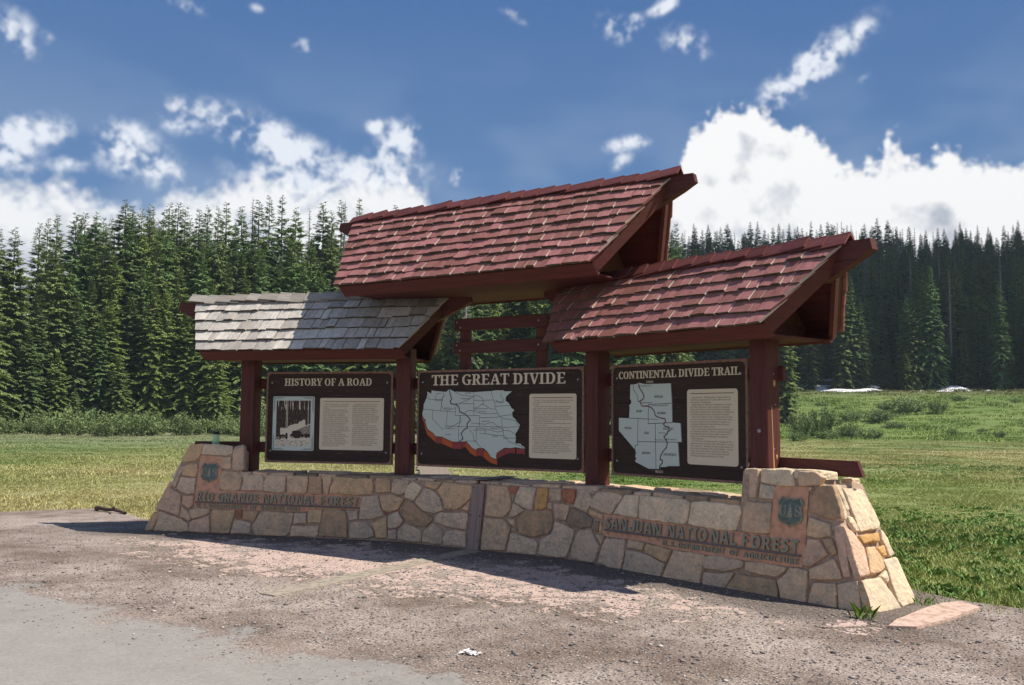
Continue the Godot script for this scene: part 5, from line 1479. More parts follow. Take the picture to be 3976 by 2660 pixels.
# the print of an old sepia photograph: dark forest, a pale road cut and cars at its foot
func old_photo() -> ImageTexture:
	var n := noise(3, 0.02, 4)
	var n2 := noise(4, 0.12, 3)
	var f := func(x: float, y: float) -> Color:
		var tone := 0.12 + 0.25 * n2.get_noise_2d(x * 260.0, y * 80.0)
		var hill := 0.36 + 0.34 * (1.0 - x) - 0.05 * n.get_noise_2d(x * 300.0, 0.0) + (0.12 if x > 0.85 else 0.0)
		if x < 0.22: hill = 0.60
		if y > hill and x > 0.12: tone = 0.85
		if x > 0.55 and y > 0.52 + 0.55 * absf(x - 0.98) * 0.6 and y < 0.78: tone = 0.3 + 0.5 * n2.get_noise_2d(x * 300.0, y * 300.0)
		if y > 0.86: tone = 0.62 + 0.9 * n2.get_noise_2d(x * 60.0, y * 400.0)
		for c in [[0.08, 0.80, 0.09, 0.05], [0.20, 0.79, 0.07, 0.045], [0.31, 0.78, 0.035, 0.07], [0.62, 0.77, 0.20, 0.055], [0.60, 0.70, 0.13, 0.04], [0.92, 0.77, 0.09, 0.05]]:
			if pow(absf(x - c[0]) / c[2], 3.0) + pow(absf(y - c[1]) / c[3], 3.0) < 1.0: tone = 0.02 + 0.3 * maxf(0.0, n2.get_noise_2d(x * 500.0, y * 500.0))
		for c in [[0.06, 0.83], [0.2, 0.83], [0.48, 0.82], [0.74, 0.83], [0.95, 0.83]]:
			if absf(Vector2((x - c[0]) * 0.84, y - c[1]).length() - 0.03) < 0.006: tone = 0.7
		for c in [0.29, 0.33, 0.93]:
			if absf(x - c) < 0.008 and y < 0.58: tone = 0.8
		if y < 0.2 and n.get_noise_2d(x * 500.0, y * 60.0) > 0.28: tone = 0.75
		tone = smoothstep(0.12, 0.6, tone)
		return Color(0.045, 0.028, 0.022).lerp(Color(0.68, 0.62, 0.49), tone)
	return picture(192, 228, f)

# ------------------------------------------------------------------ things on the wall
func bottle() -> void:
	var b := thing("water_bottle", "green translucent water bottle standing on the left end of the wall", "bottle", wp(-1, 3.93, 0.06, 1.034))
	var gm := mat("green_plastic", lin(0.45, 0.75, 0.48), 0.12)
	gm.transparency = BaseMaterial3D.TRANSPARENCY_ALPHA
	gm.albedo_color.a = 0.6
	gm.roughness = 0.3
	part("body", lathe([[0.0, 0.0], [0.040, 0.0], [0.044, 0.006], [0.044, 0.14], [0.042, 0.155], [0.034, 0.170], [0.034, 0.176]], 24), gm, b)
	part("water", lathe([[0.0, 0.004], [0.0425, 0.006], [0.0425, 0.085], [0.0, 0.085]], 24), mat("bottle_water", lin(0.24, 0.42, 0.33), 0.2), b)
	var lm := mat("black_plastic", lin(0.015, 0.018, 0.018), 0.5)
	part("lid", lathe([[0.037, 0.174], [0.037, 0.203], [0.033, 0.209], [0.0, 0.210]], 24), lm, b)
	var st := MB.new()
	tube(st, [Vector3(0.036, 0.185, 0), Vector3(0.05, 0.205, 0.0), Vector3(0.035, 0.222, 0), Vector3(0.0, 0.219, 0)], 0.004, 0.004, 6)
	part("strap", st.mesh(), lm, b)
	var pp := MB.new()
	pp.box(Vector3(0.13, 0.0015, 0.10), 0.0004)
	tag(part("paper_sheet", pp.mesh(), mat("paper", lin(0.70, 0.70, 0.76), 0.8), self, Transform3D(Basis(Vector3.UP, 0.3), wp(-1, 3.945, 0.085, 1.0325))), "small folded sheet of white paper under the green bottle", "paper")

# ------------------------------------------------------------------ sky
func sky_color(az: float, el: float) -> Color:
	# az: degrees to the right of the view, el: degrees above the horizon
	var t := clampf(el / 28.0, 0.0, 1.0)
	var c := Color(0.155, 0.282, 0.465).lerp(Color(0.051, 0.124, 0.305), pow(t, 0.8))
	c = c.lerp(Color(0.04, 0.105, 0.29), clampf((el - 28.0) / 50.0, 0, 1))
	if el < -2.0: return c
	var rx := az * 0.9; var ry := el
	var dv := Vector3(sin(deg_to_rad(az)) * cos(deg_to_rad(el)), sin(deg_to_rad(el)), -cos(deg_to_rad(az)) * cos(deg_to_rad(el)))
	var w1 := cl_a.get_noise_3dv(dv * 100.0)          # billows
	var w2 := cl_b.get_noise_3dv(dv * 100.0)          # wisps
	var w3 := cl_c.get_noise_3dv(dv * 100.0)
	# big heaps above the treeline
	var prof := -5.0
	if az > -31.0 and az < 31.0:
		prof = maxf(line_at(PROF_L, az), line_at(PROF_R, az))
	else:
		prof = 13.0 + 7.0 * cl_p.get_noise_2d(az * 3.0, 7.0)
	var puff := 0.75 - cl_e.get_noise_3dv(dv * 100.0) * 0.9 - cl_f.get_noise_3dv(dv * 100.0) * 0.45   # about -0.3 .. 0.9 at the middle of each puff
	var soft := 1.0 if az > 5.0 else 2.2
	var heap := smoothstep(-0.35 * soft, 0.50 * soft, prof - el - (0.9 if az > 5.0 else 1.5) + 1.0 * w1 + 0.9 * puff + 0.75 * w3)
	# smaller ragged clouds
	var rag := 0.0
	var tear := clampf(0.5 + 1.0 * w2 + 0.55 * w3, 0.0, 1.0)
	for b in BLOBS:
		var dx: float = az - b[0]; var dy: float = el - b[1]
		if absf(dx) > b[2] * 2.2 + 0.8 or absf(dy) > b[2] * 2.2 + 0.8: continue
		var ca := cos(deg_to_rad(b[4])); var sa := sin(deg_to_rad(b[4]))
		var qx: float = (dx * ca - dy * sa) / b[2]; var qy: float = (dx * sa + dy * ca) / b[3]
		var base: float = exp(-0.75 * (qx * qx + qy * qy)) * b[5]
		rag = maxf(rag, smoothstep(0.14, 1.05, base * (0.15 + 1.45 * tear)))
	if az < -31.0 or az > 31.0 or el > 25.5:
		rag = maxf(rag, smoothstep(0.12, 0.6, cl_p.get_noise_3dv(dv * 60.0) + 0.5 * w2) * 0.9)
	var veil := 0.16 * smoothstep(24.0, 12.0, el) * smoothstep(-0.2, 0.6, cl_p.get_noise_2d(az * 4.0, el * 9.0) + 0.2)
	c = c.lerp(Color(0.50, 0.57, 0.66), veil)
	var shade := 0.5 + 0.5 * cl_d.get_noise_3dv(dv * 100.0 + Vector3(0, 0.6, 0))
	var lit := clampf(0.46 + 1.9 * (w1 - cl_a.get_noise_3dv((dv + Vector3(0.012, 0.018, 0.0)) * 100.0)) + 0.55 * (puff - 0.3) + 1.0 * (shade - 0.5) + 0.30 * clampf(1.0 - (prof - el) * 0.35, 0.0, 1.0), 0.0, 1.0)
	var hc := Color(0.40, 0.435, 0.50).lerp(Color(0.80, 0.80, 0.80), lit)
	hc = hc.lerp(Color(0.55, 0.58, 0.64), 0.45 * smoothstep(11.0, 7.0, el) * (1.0 - shade))
	c = c.lerp(Color(0.74, 0.77, 0.82), clampf(rag * 0.88, 0.0, 0.92))
	c = c.lerp(hc, clampf(heap, 0.0, 1.0) * (1.0 if az > 5.0 else 0.93))
	return c
var cl_a: FastNoiseLite
var cl_b: FastNoiseLite
var cl_c: FastNoiseLite
var cl_d: FastNoiseLite
var cl_p: FastNoiseLite
var cl_e: FastNoiseLite
var cl_f: FastNoiseLite
func cells(seed_: int, freq: float) -> FastNoiseLite:
	var n := FastNoiseLite.new()
	n.noise_type = FastNoiseLite.TYPE_CELLULAR; n.seed = seed_; n.frequency = freq
	n.cellular_return_type = FastNoiseLite.RETURN_DISTANCE; n.fractal_type = FastNoiseLite.FRACTAL_NONE
	n.domain_warp_enabled = true; n.domain_warp_amplitude = 0.8; n.domain_warp_frequency = 0.3
	return n
func line_at(p: Array, x: float) -> float:
	if x <= p[0] or x >= p[p.size() - 2]: return -5.0
	var k := 0
	while p[k + 2] < x: k += 2
	return lerpf(p[k + 1], p[k + 3], (x - p[k]) / maxf(p[k + 2] - p[k], 0.001))
func sky_picture() -> ImageTexture:
	cl_e = cells(111, 0.55); cl_f = cells(112, 1.5)
	cl_a = noise(101, 0.11, 5); cl_b = noise(102, 0.20, 5); cl_b.fractal_gain = 0.6; cl_c = noise(103, 0.75, 4); cl_d = noise(104, 0.16, 4); cl_p = noise(105, 0.02, 3)
	var lo := Image.create(720, 360, false, Image.FORMAT_RGBF)
	for y in 360:
		var el := 90.0 - (y + 0.5) * 0.5
		for x in 720:
			lo.set_pixel(x, y, sky_color(wrapf((x + 0.5) * 0.5 - 326.78, -180.0, 180.0), maxf(el, -2.5)) if el > -3.0 else Color(0.20, 0.20, 0.17))
	lo.resize(4096, 2048, Image.INTERPOLATE_BILINEAR)
	var x0 := int((326.78 - 30.5) / 360.0 * 4096); var x1 := int((326.78 + 30.5) / 360.0 * 4096)
	var y0 := int((90.0 - 27.5) / 180.0 * 2048); var y1 := int((90.0 - 4.0) / 180.0 * 2048)
	for y in range(y0, y1):
		var el := 90.0 - (y + 0.5) * 180.0 / 2048
		for x in range(x0, x1): lo.set_pixel(x, y, sky_color((x + 0.5) * 360.0 / 4096 - 326.78, el))
	return ImageTexture.create_from_image(lo)

# ------------------------------------------------------------------ trees
# a spruce 20 m tall: whorls of drooping branches set with needle sprays
func spruce_mesh(seed_: int, radius: float, gaps: float, dead: bool) -> Array:
	rng.seed = seed_
	var v := PackedVector3Array(); var n := PackedVector3Array(); var c := PackedColorArray(); var ix := PackedInt32Array()
	var H := 20.0
	var wood := MB.new()
	tube(wood, [Vector3.ZERO, Vector3(0.05, 6, 0.03), Vector3(0, 13, -0.04), Vector3(0, 19.9, 0)], 0.26, 0.015, 7)
	var y := 0.5 + rng.randf() * 0.7
	var hue := rng.randf_range(0.85, 1.15)
	while y < H - 0.15:
		var f := y / H
		var reach := radius * (pow(1.0 - f, 0.72) * (0.90 + 0.14 * sin(y * 1.3 + seed_)) * 0.97 + 0.008) * (smoothstep(0.0, 0.14, f) * 0.35 + 0.65)
		var nb := 5 + int((1.0 - f) * 3.5)
		var a0 := rng.randf() * TAU
		for b in nb:
			if rng.randf() < gaps: continue
			var a := a0 + TAU * b / nb + rng.randf_range(-0.35, 0.35)
			var ln := reach * rng.randf_range(0.62, 1.18) + 0.10
			var up := lerpf(-0.30, 0.65, pow(f, 1.3)) + rng.randf_range(-0.28, 0.28)
			var d := Vector3(cos(a), 0, sin(a))
			var s := Vector3(-d.z, 0, d.x)
			var p0 := Vector3(0, y + rng.randf_range(-0.32, 0.32), 0)
			var tone := hue * rng.randf_range(0.82, 1.18)
			if dead:
				if rng.randf() < 0.35: continue
				var e := p0 + d * ln * 0.8 + Vector3.UP * (up * ln * 0.5 - 0.25 * ln)
				tube(wood, [p0, (p0 + e) / 2 + Vector3.UP * 0.08 * ln, e], 0.03, 0.008, 3)
				for k in 3:
					var q := p0.lerp(e, rng.randf_range(0.4, 0.95))
					tube(wood, [q, q + (s * rng.randf_range(-1, 1) + d * 0.4 + Vector3.DOWN * 0.6) * ln * 0.3], 0.014, 0.006, 3)
				continue
			var steps := maxi(4, int(ln / 0.115))
			for k in steps:
				var t := (k + 0.6 + rng.randf_range(-0.3, 0.3)) / steps
				if t < 0.12: continue
				var p := p0 + d * ln * t + Vector3.UP * (up * ln * t - 0.30 * ln * t * t)
				for side in [-1.0, 1.0, 0.0, -0.6, 0.6, 0.25, -0.3]:
					var tl := (0.42 * (1.05 - t) + 0.20) * minf(1.0, ln * 0.7 + 0.12) * rng.randf_range(0.7, 1.2)
					var td: Vector3 = (d * rng.randf_range(0.45, 1.0) + s * side * rng.randf_range(0.5, 1.0) + Vector3.UP * (rng.randf_range(-0.55, 0.05) + (0.35 if f > 0.85 else 0.0))).normalized()
					if side == 0.0: td = (d + Vector3.UP * rng.randf_range(-0.9, 0.25) + s * rng.randf_range(-0.3, 0.3)).normalized()
					var ww := td.cross(Vector3(rng.randf_range(-0.6, 0.6), 1.0, rng.randf_range(-0.6, 0.6))).normalized() * tl * 0.135
					var q := p + td * tl * 0.55 + Vector3.DOWN * tl * 0.05
					var e := p + td * tl + Vector3.DOWN * tl * 0.2
					var nn := (ww.cross(td)).normalized()
					var flip := nn.dot(d * 0.6 + Vector3.UP) < 0.0
					if flip: nn = -nn
					nn = (nn + d * 0.45 + Vector3.UP * 0.25).normalized()
					var i0 := v.size()
					var col := Color(0.245, 0.315, 0.118) * (tone * rng.randf_range(0.8, 1.25))
					if flip: ww = -ww
					for x in [p, q + ww, e, q - ww]:
						v.append(x); n.append(nn); c.append(col)
					ix.append_array([i0, i0 + 2, i0 + 1, i0, i0 + 3, i0 + 2])
		y += lerpf(0.40, 0.19, f) * rng.randf_range(0.8, 1.2)
	if dead: return [wood.mesh(), null]
	var arr := []
	arr.resize(Mesh.ARRAY_MAX)
	arr[Mesh.ARRAY_VERTEX] = v; arr[Mesh.ARRAY_NORMAL] = n; arr[Mesh.ARRAY_COLOR] = c; arr[Mesh.ARRAY_INDEX] = ix
	var m := ArrayMesh.new()
	m.add_surface_from_arrays(Mesh.PRIMITIVE_TRIANGLES, arr)
	return [wood.mesh(), m]

func forest() -> void:
	var nm := mat("needles", Color.WHITE, 0.8)
	nm.vertex_color_use_as_albedo = true
	nm.metallic_specular = 0.2
	nm.backlight_enabled = true
	nm.backlight = Color(0.35, 0.35, 0.35)
	var tints := [nm]
	for q in [[0.80, 0.96, 1.15], [1.12, 1.05, 0.85], [0.72, 0.80, 0.85]]:
		var m2: StandardMaterial3D = nm.duplicate()
		m2.albedo_color = lin(minf(q[0], 1.0), minf(q[1], 1.0), minf(q[2], 1.0))
		tints.append(m2)
	mat("spruce_bark", lin(0.13, 0.10, 0.075), 0.95)
	mat("dead_wood", lin(0.27, 0.245, 0.22), 0.95)
	var kinds := []
	for k in 9: kinds.append(spruce_mesh(200 + k, [3.1, 2.6, 3.5, 2.8, 2.4, 3.2, 2.7, 2.2, 3.0][k], [0.04, 0.08, 0.03, 0.12, 0.10, 0.04, 0.08, 0.16, 0.05][k], false))
	var bare := []
	for k in 3: bare.append(spruce_mesh(300 + k, 1.7, 0.2, true))
	rng.seed = 9
	var labels := ["", "tall green spruce rising above the left forest edge", "green spruce in the dense stand behind the shelter", "dead grey spruce with bare branches among the living trees", "slender spruce standing alone at the far left edge against the sky", "young spruce at the foot of the left forest above the shrubs", "bushy spruce standing out in front on the slope right of the shelter", "small spruce at the lower edge of the right hillside near the snow", "dark spruce on the right hillside", "distant spruce along the top of the right hillside"]
	var groups := ["", "tall spruces of the left forest", "spruces behind the shelter", "dead spruces", "slender spruces at the far left", "young spruces at the left forest edge", "", "small spruces along the right forest edge", "spruces on the right hillside", "spruces along the right ridge"]
	var far := []
	var made := 0
	var lone := 0
	var young := 0
	for t in TREES:
		var x: float = t[0] / 10.0; var z: float = t[1] / 10.0; var h: float = t[2] / 10.0
		var gr := terrain(x, z) - 0.15
		var sc := h / 20.0
		var wide := rng.randf_range(0.95, 1.3) * clampf(1.75 - 0.75 * sc, 1.0, 1.6)
		var T := Transform3D(Basis(Vector3.UP, rng.randf() * TAU).scaled(Vector3(sc * wide, sc, sc * wide)), Vector3(x, gr, z))
		var kk := rng.randi() % kinds.size()
		if t[4] == 9 and t[3] == 0 and (made > 285 or rng.randf() < 0.5):
			far.append([T, kk]); continue
		made += 1
		var dead: bool = t[3] == 1
		if t[4] == 4: labels[4] = ["spruce cut off by the left edge of the picture", "slender spruce standing alone against the sky at the far left"][lone]; lone += 1
		if t[4] == 5: labels[5] = "young spruce at the foot of the left forest, %s counted from the left" % ["second", "third", "fourth", "fifth", "sixth", "first"][young]; young += 1
		var o := thing("dead_spruce" if dead else "spruce_tree", labels[3] if dead else labels[t[4]], "tree", Vector3.ZERO, 0.0, groups[3] if dead else groups[t[4]])
		o.transform = T
		var src: Array = bare[kk % 3] if dead else kinds[kk]
		part("trunk", src[0], M.dead_wood if dead else M.spruce_bark, o)
		if not dead: part("crown", src[1], tints[rng.randi() % 4], o)
	# the rest of the ridge, a far-off wood that reads as one mass
	for k in 260:
		var az := deg_to_rad(rng.randf_range(9.0, 32.0)); var d := rng.randf_range(232.0, 330.0)
		var p := Vector2(CAM.x, CAM.z) + (FWD * cos(az) + RGT * sin(az)) * d
		var h := rng.randf_range(13.0, 19.0)
		far.append([Transform3D(Basis(Vector3.UP, rng.randf() * TAU).scaled(Vector3.ONE * h / 20.0), Vector3(p.x, terrain(p.x, p.y) - 0.1, p.y)), rng.randi() % 9])
	for k in 330:
		var az := deg_to_rad(rng.randf_range(-31.0, 8.0)); var d := rng.randf_range(118.0, 185.0)
		var p := Vector2(CAM.x, CAM.z) + (FWD * cos(az) + RGT * sin(az)) * d
		if az < deg_to_rad(-25.0): continue
		var h := rng.randf_range(0.155, 0.188) * d
		far.append([Transform3D(Basis(Vector3.UP, rng.randf() * TAU).scaled(Vector3.ONE * h / 20.0), Vector3(p.x, terrain(p.x, p.y) - 0.1, p.y)), rng.randi() % 9])
	var wood := Node3D.new()
	wood.name = "distant_forest"
	add_child(wood)
	tag(wood, "mass of distant spruce forest on the hillside behind", "forest", "", "stuff")
	for kk in 9:
		var list := []
		for q in far:
			if q[1] == kk: list.append(q[0])
		for j in 2:
			var mm := MultiMesh.new()
			mm.transform_format = MultiMesh.TRANSFORM_3D
			mm.mesh = kinds[kk][1 - j]
			mm.instance_count = list.size()
			for i in list.size(): mm.set_instance_transform(i, list[i])
			var o := MultiMeshInstance3D.new()
			o.name = "crowns" if j == 0 else "trunks"
			o.multimesh = mm
			o.material_override = nm if j == 0 else M.spruce_bark
			wood.add_child(o, true)

# a willow shrub about 1 m in radius and 1 m tall
func shrub_mesh(seed_: int) -> Array:
	rng.seed = seed_
	var leaf := MB.new(); var wood := MB.new()
	for k in 26:
		var a := rng.randf() * TAU; var r := sqrt(rng.randf()) * 0.95
		var top := Vector3(cos(a) * r, (1.0 - 0.55 * r * r) * rng.randf_range(0.65, 1.05), sin(a) * r)
		var root := Vector3(cos(a) * r * 0.35, 0, sin(a) * r * 0.35)
		tube(wood, [root, root.lerp(top, 0.55) + Vector3.UP * 0.08, top], 0.012, 0.004, 3)
		var tone := rng.randf_range(0.7, 1.3)
		for j in 64:
			var p := root.lerp(top, rng.randf_range(0.25, 1.08)) + Vector3(rng.randf_range(-0.14, 0.14), rng.randf_range(-0.10, 0.12), rng.randf_range(-0.14, 0.14))
			if p.y < 0.03: continue
			var d := Vector3(rng.randf_range(-1, 1), rng.randf_range(-0.6, 0.7), rng.randf_range(-1, 1)).normalized()
			var s := d.cross(Vector3(rng.randf_range(-1, 1), rng.randf_range(-1, 1), rng.randf_range(-1, 1))).normalized() * 0.030
			var ln := rng.randf_range(0.07, 0.13)
			leaf.tint = Color(0.165, 0.225, 0.085) * (tone * rng.randf_range(0.75, 1.3))
			leaf.face([p, p + d * ln * 0.5 + s, p + d * ln, p + d * ln * 0.5 - s])
	return [wood.mesh(), leaf.mesh()]
func shrubs() -> void:
	var lm := mat("willow_leaf", Color.WHITE, 0.7)
	lm.vertex_color_use_as_albedo = true
	lm.backlight_enabled = true
	lm.backlight = Color(0.4, 0.4, 0.4)
	var kinds := []
	for k in 4: kinds.append(shrub_mesh(400 + k))
	rng.seed = 19
	for set_ in 2:
		for s in [SHRUBS_LEFT, SHRUBS_RIGHT][set_]:
			var n := 1 if s[2] < 20 or set_ == 1 else 2
			for q in n:
				var x: float = s[0] / 10.0 + (q * 1.6); var z: float = s[1] / 10.0 - q * 2.0
				var o := thing("willow_shrub", ["low green willow shrub in the thicket below the left forest", "low green willow shrub on the slope right of the shelter"][set_], "shrub", Vector3(x, terrain(x, z) - 0.05, z), rng.randf() * TAU, ["willow shrubs below the left forest", "willow shrubs on the right slope"][set_])
				var w: float = s[2] / 20.0 * rng.randf_range(0.95, 1.2); var h: float = s[3] / 10.0 * rng.randf_range(0.85, 1.1) * (1.2 if set_ == 0 else 1.0)
				var k: Array = kinds[rng.randi() % 4]
				part("stems", k[0], M.spruce_bark, o, Transform3D(Basis.from_scale(Vector3(w, h, w)), Vector3.ZERO))
				part("foliage", k[1], lm, o, Transform3D(Basis.from_scale(Vector3(w, h, w)), Vector3.ZERO))

# a heap cloud to the right of the view, between the sun and the right hillside, which lies in its shadow
func cloud() -> void:
	var v := PackedVector3Array(); var t := PackedInt32Array()
	var nu := 48; var nv := 24
	for j in nv + 1:
		for i in nu:
			var a := TAU * i / nu; var b := PI * j / nv
			var d := Vector3(sin(b) * cos(a), cos(b), sin(b) * sin(a))
			var r := 1.0 + 0.55 * fn.get_noise_3dv(d * 130.0) + 0.2 * fn.get_noise_3dv(d * 400.0)
			v.append(Vector3(d.x * 165.0, d.y * (55.0 if d.y > 0 else 22.0), d.z * 105.0) * r)
	for j in nv:
		for i in nu:
			var a := j * nu + i; var b := j * nu + (i + 1) % nu
			t.append_array([a, b, a + nu, b, b + nu, a + nu])
	var o := part("cloud", smooth(v, t), mat("cloud_white", lin(0.85, 0.86, 0.88), 1.0), self, Transform3D(Basis(Vector3.UP, 0.25), Vector3(-53.0, 38.0, -280.0) + Vector3(0.63, 1.0, -0.25) * 520.0))
	tag(o, "", "", "", "structure")

func snow() -> void:
	var sm := bump(mat("old_snow", lin(0.86, 0.87, 0.90), 0.7, M.coarse, Vector3.ONE * 0.3, true), M.rough_h, 6.0)
	rng.seed = 23
	var names := ["snow bank under the trees left of the others", "small rounded snow mound at the left edge of the slope", "broad snow bank behind the small spruces", "long rounded snow mound in front of the trees", "tiny scrap of snow on the bare slope", "upper patch of snow between the trunks on the right", "large steep snow patch with dark holes on the right hillside", "low tongue of snow below the large right patch", "thin streak of snow at the foot of the right trees", "snow patch far right among the trees", "snow strip deep in the shade of the trees"]
	for i in SNOW.size():
		var s: Array = SNOW[i]
		var x: float = s[0] / 10.0 - FWD.x * 8.0; var z: float = s[1] / 10.0 - FWD.y * 8.0
		var v := PackedVector3Array(); var t := PackedInt32Array()
		var w: float = s[2] / 20.0; var d := maxf(s[3] / 10.0 * 3.0, 0.8) / 1.6
		var high := clampf(s[3] / 10.0 * 0.32, 0.10, 0.6)
		var nn := 26
		for r in 5:
			for k in nn:
				var a := TAU * k / nn
				var q := r / 4.0
				var e := 1.0 + 1.1 * fn.get_noise_2d(cos(a) * 190.0 + i * 77.0, sin(a) * 120.0)
				var off := Vector2(cos(a) * w * q * e, sin(a) * d * q * e)
				var X := x + RGT.x * off.x - FWD.x * off.y; var Z := z + RGT.y * off.x - FWD.y * off.y
				v.append(Vector3(X - x, terrain(X, Z) - terrain(x, z) + high * (1.0 - pow(q, 2.0)) - (0.08 if r == 4 else 0.0) + 0.12 * fn.get_noise_2d(X * 60, Z * 60), Z - z))
		for r in 4:
			for k in nn:
				var a := r * nn + k; var b := r * nn + (k + 1) % nn
				t.append_array([a, a + nn, b, b, a + nn, b + nn])
		var o := part("snow_patch", smooth(v, t), sm, self, at(x, terrain(x, z), z))
		tag(o, names[i], "snow", "snow patches below the right forest")

# ------------------------------------------------------------------ grass
func tuft_mesh(seed_: int, blades: int, rad: float, hi: float, wide: float, broad: bool) -> ArrayMesh:
	rng.seed = seed_
	var st := MB.new()
	for k in blades:
		var a := rng.randf() * TAU; var r := sqrt(rng.randf()) * rad
		var p := Vector3(cos(a) * r, -0.01, sin(a) * r)
		var lean := Vector3(rng.randf_range(-1, 1), 0, rng.randf_range(-1, 1)) * 0.45
		var h := hi * rng.randf_range(0.45, 1.1)
		var s := Vector3(rng.randf_range(-1, 1), 0, rng.randf_range(-1, 1)).normalized() * wide * rng.randf_range(0.7, 1.3)
		var f := rng.randf_range(0.85, 1.18)
		st.tint = Color(f, f * rng.randf_range(0.92, 1.05), f * rng.randf_range(0.8, 1.1))
		var mid := p + (Vector3.UP + lean * 0.6) * h * 0.55
		var tip := p + (Vector3.UP * (0.75 if broad else 1.0) + lean * 1.6) * h
		if s.cross(mid - p).y < 0.0: s = -s
		st.face([p - s * (0.4 if broad else 1.0), p + s * (0.4 if broad else 1.0), mid + s * (1.3 if broad else 0.8), tip, mid - s * (1.3 if broad else 0.8)])
	var m := st.mesh()
	# blades catch light as the turf does
	var arr := m.surface_get_arrays(0)
	var n: PackedVector3Array = arr[Mesh.ARRAY_NORMAL]
	for k in n.size():
		n[k] = (n[k] * 0.7 + Vector3.UP * 0.7).normalized()
	arr[Mesh.ARRAY_NORMAL] = n
	var o := ArrayMesh.new()
	o.add_surface_from_arrays(Mesh.PRIMITIVE_TRIANGLES, arr)
	return o
func on_pad(x: float, z: float) -> bool:
	if z > 8.0: return true
	if absf(x) < 4.9 and z > -0.5 + maxf(0.0, absf(x) - 1.2) * 0.31: return true
	if x >= 4.4: return z > 0.72 + 0.17 * (x - 4.4) + 0.08 * fn.get_noise_2d(x * 60, z * 60)
	if x > -7.6: return z > 0.62
	return z > 1.1 + (-7.6 - x) * 0.55
func grass() -> void:
	var gm := mat("grass_blade", Color.WHITE, 0.75)
	gm.vertex_color_use_as_albedo = true
	gm.backlight_enabled = true
	gm.backlight = Color(0.4, 0.4, 0.4)
	var sets := [[tuft_mesh(501, 120, 0.36, 0.052, 0.004, false), 3.0, 52.0, 12500, 1.0], [tuft_mesh(502, 110, 0.9, 0.07, 0.010, false), 26.0, 100.0, 6500, 1.15], [tuft_mesh(503, 16, 0.10, 0.085, 0.012, true), 6.0, 40.0, 2200, 0.8], [tuft_mesh(504, 80, 1.2, 0.22, 0.03, false), 92.0, 172.0, 5000, 1.3]]
	var root := Node3D.new()
	root.name = "meadow_grass"
	add_child(root)
	tag(root, "short green and straw coloured grass of the meadow", "grass", "", "stuff")
	rng.seed = 31
	for q in sets:
		var list := []; var cols := []
		var tries := 0
		while list.size() < q[3] and tries < 120000:
			tries += 1
			var az := deg_to_rad(rng.randf_range(-34.0, 34.0))
			var d := lerpf(q[1], q[2], pow(rng.randf(), 1.25 if q[4] == 1.0 else 0.8))
			var p := Vector2(CAM.x, CAM.z) + (FWD * cos(az) + RGT * sin(az)) * d
			if on_pad(p.x, p.y): continue
			if q[4] == 0.8 and (az < deg_to_rad(2.0) or fn.get_noise_2d(p.x * 9.0, p.y * 9.0) < 0.02): continue
			var s := rng.randf_range(0.7, 1.25)
			var lush := clampf(1.0 + 1.0 * fn.get_noise_2d(p.x * 14.0, p.y * 14.0), 0.55, 1.5)
			list.append(Transform3D(Basis(Vector3.UP, rng.randf() * TAU).scaled(Vector3(s, s * rng.randf_range(0.7, 1.2) * lush, s)), Vector3(p.x, terrain(p.x, p.y) - 0.01, p.y)))
			var c := meadow(p.x, p.y) * rng.randf_range(0.95, 1.15) * (1.4 if q[4] == 1.0 else 1.15)
			if q[4] == 0.8: c = Color(0.15, 0.26, 0.07) * rng.randf_range(0.8, 1.3)
			cols.append(c)
		var mm := MultiMesh.new()
		mm.transform_format = MultiMesh.TRANSFORM_3D
		mm.use_colors = true
		mm.mesh = q[0]
		mm.instance_count = list.size()
		for i in list.size():
			mm.set_instance_transform(i, list[i]); mm.set_instance_color(i, cols[i])
		var o := MultiMeshInstance3D.new()
		o.name = "grass_tufts" if q[4] != 0.8 else "broad_leaves"
		o.multimesh = mm
		o.material_override = gm
		root.add_child(o, true)
	# three tufts one can point at
	var tm := mat("fresh_blade", lin(0.30, 0.50, 0.11), 0.7)
	tm.vertex_color_use_as_albedo = true
	tm.backlight_enabled = true
	tm.backlight = Color(0.5, 0.5, 0.5)
	for q in [[4.36, 2.0, 0.20, "tuft of long grass at the front corner of the wall's right end"], [4.66, 1.16, 0.13, "tuft of grass at the rear corner of the wall's right end"]]:
		var o := part("grass_tuft", tuft_mesh(int(q[0] * 100), 26, 0.09, q[2] * 0.6, 0.0013, false), tm, self, at(q[0], 0.0, q[1]))
		tag(o, q[3], "grass tuft", "grass tufts by the wall")

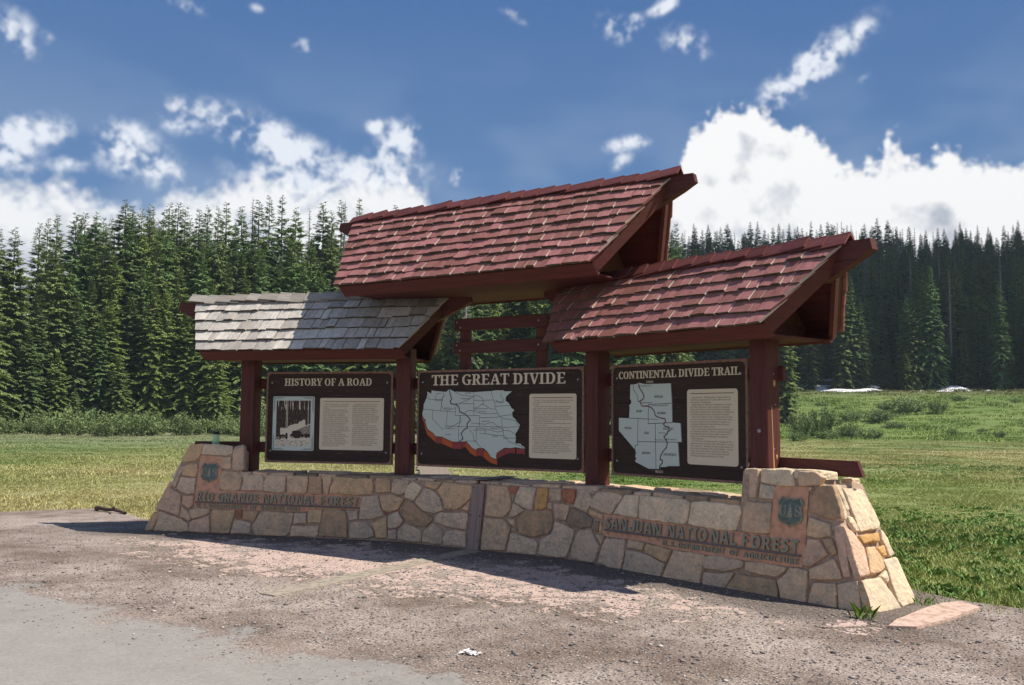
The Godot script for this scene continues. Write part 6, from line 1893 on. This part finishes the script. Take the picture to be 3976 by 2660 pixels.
# ------------------------------------------------------------------ scene
func _ready() -> void:
	# camera
	var cam := Camera3D.new()
	cam.name = "camera"
	add_child(cam)
	cam.transform = Transform3D(Basis(Vector3.UP, deg_to_rad(33.217)) * Basis(Vector3.RIGHT, deg_to_rad(4.674)) * Basis(Vector3.BACK, deg_to_rad(0.501)), CAM)
	cam.fov = 39.99
	cam.near = 0.1
	cam.far = 3000.0
	cam.current = true
	# sky, exposure
	fn.seed = 2; fn.noise_type = FastNoiseLite.TYPE_SIMPLEX_SMOOTH; fn.frequency = 0.01
	fn.fractal_type = FastNoiseLite.FRACTAL_FBM; fn.fractal_octaves = 4
	var env := Environment.new()
	env.background_mode = Environment.BG_SKY
	var sm := PanoramaSkyMaterial.new()
	sm.panorama = sky_picture()
	env.sky = Sky.new()
	env.sky.sky_material = sm
	env.tonemap_mode = Environment.TONE_MAPPER_LINEAR
	env.tonemap_exposure = 1.25
	env.background_energy_multiplier = 1.0
	# thin mountain air between the camera and the far hillside
	env.fog_enabled = true
	env.fog_density = 0.00025
	env.fog_light_color = Color(0.80, 0.87, 0.96)
	env.sdfgi_enabled = true; env.ssao_enabled = true; env.ssil_enabled = true
	var we := WorldEnvironment.new()
	we.name = "surroundings"
	we.environment = env
	add_child(we)
	# sun: high, to the right and a little behind the shelter
	var sun := DirectionalLight3D.new()
	sun.name = "sun"
	add_child(sun)
	sun.transform.basis = Basis.looking_at(Vector3(-0.63, -1.0, 0.25).normalized())
	sun.light_energy = 1.6
	sun.light_color = Color(1.0, 0.965, 0.91)
	sun.light_angular_distance = 0.5
	sun.shadow_enabled = true
	serif = SystemFont.new(); serif.font_names = PackedStringArray(["Droid Serif"]); serif.font_weight = 700
	serif_plain = SystemFont.new(); serif_plain.font_names = PackedStringArray(["Droid Serif"])
	sans = SystemFont.new(); sans.font_names = PackedStringArray(["Droid Sans"]); sans.font_weight = 700
	fn.frequency = 0.35
	make_materials()
	fn.frequency = 0.01
	ring_ground()
	forecourt()
	stone_wall()
	timber_frame()
	roofs()
	boards()
	bottle()
	forest()
	shrubs()
	cloud()
	snow()
	grass()
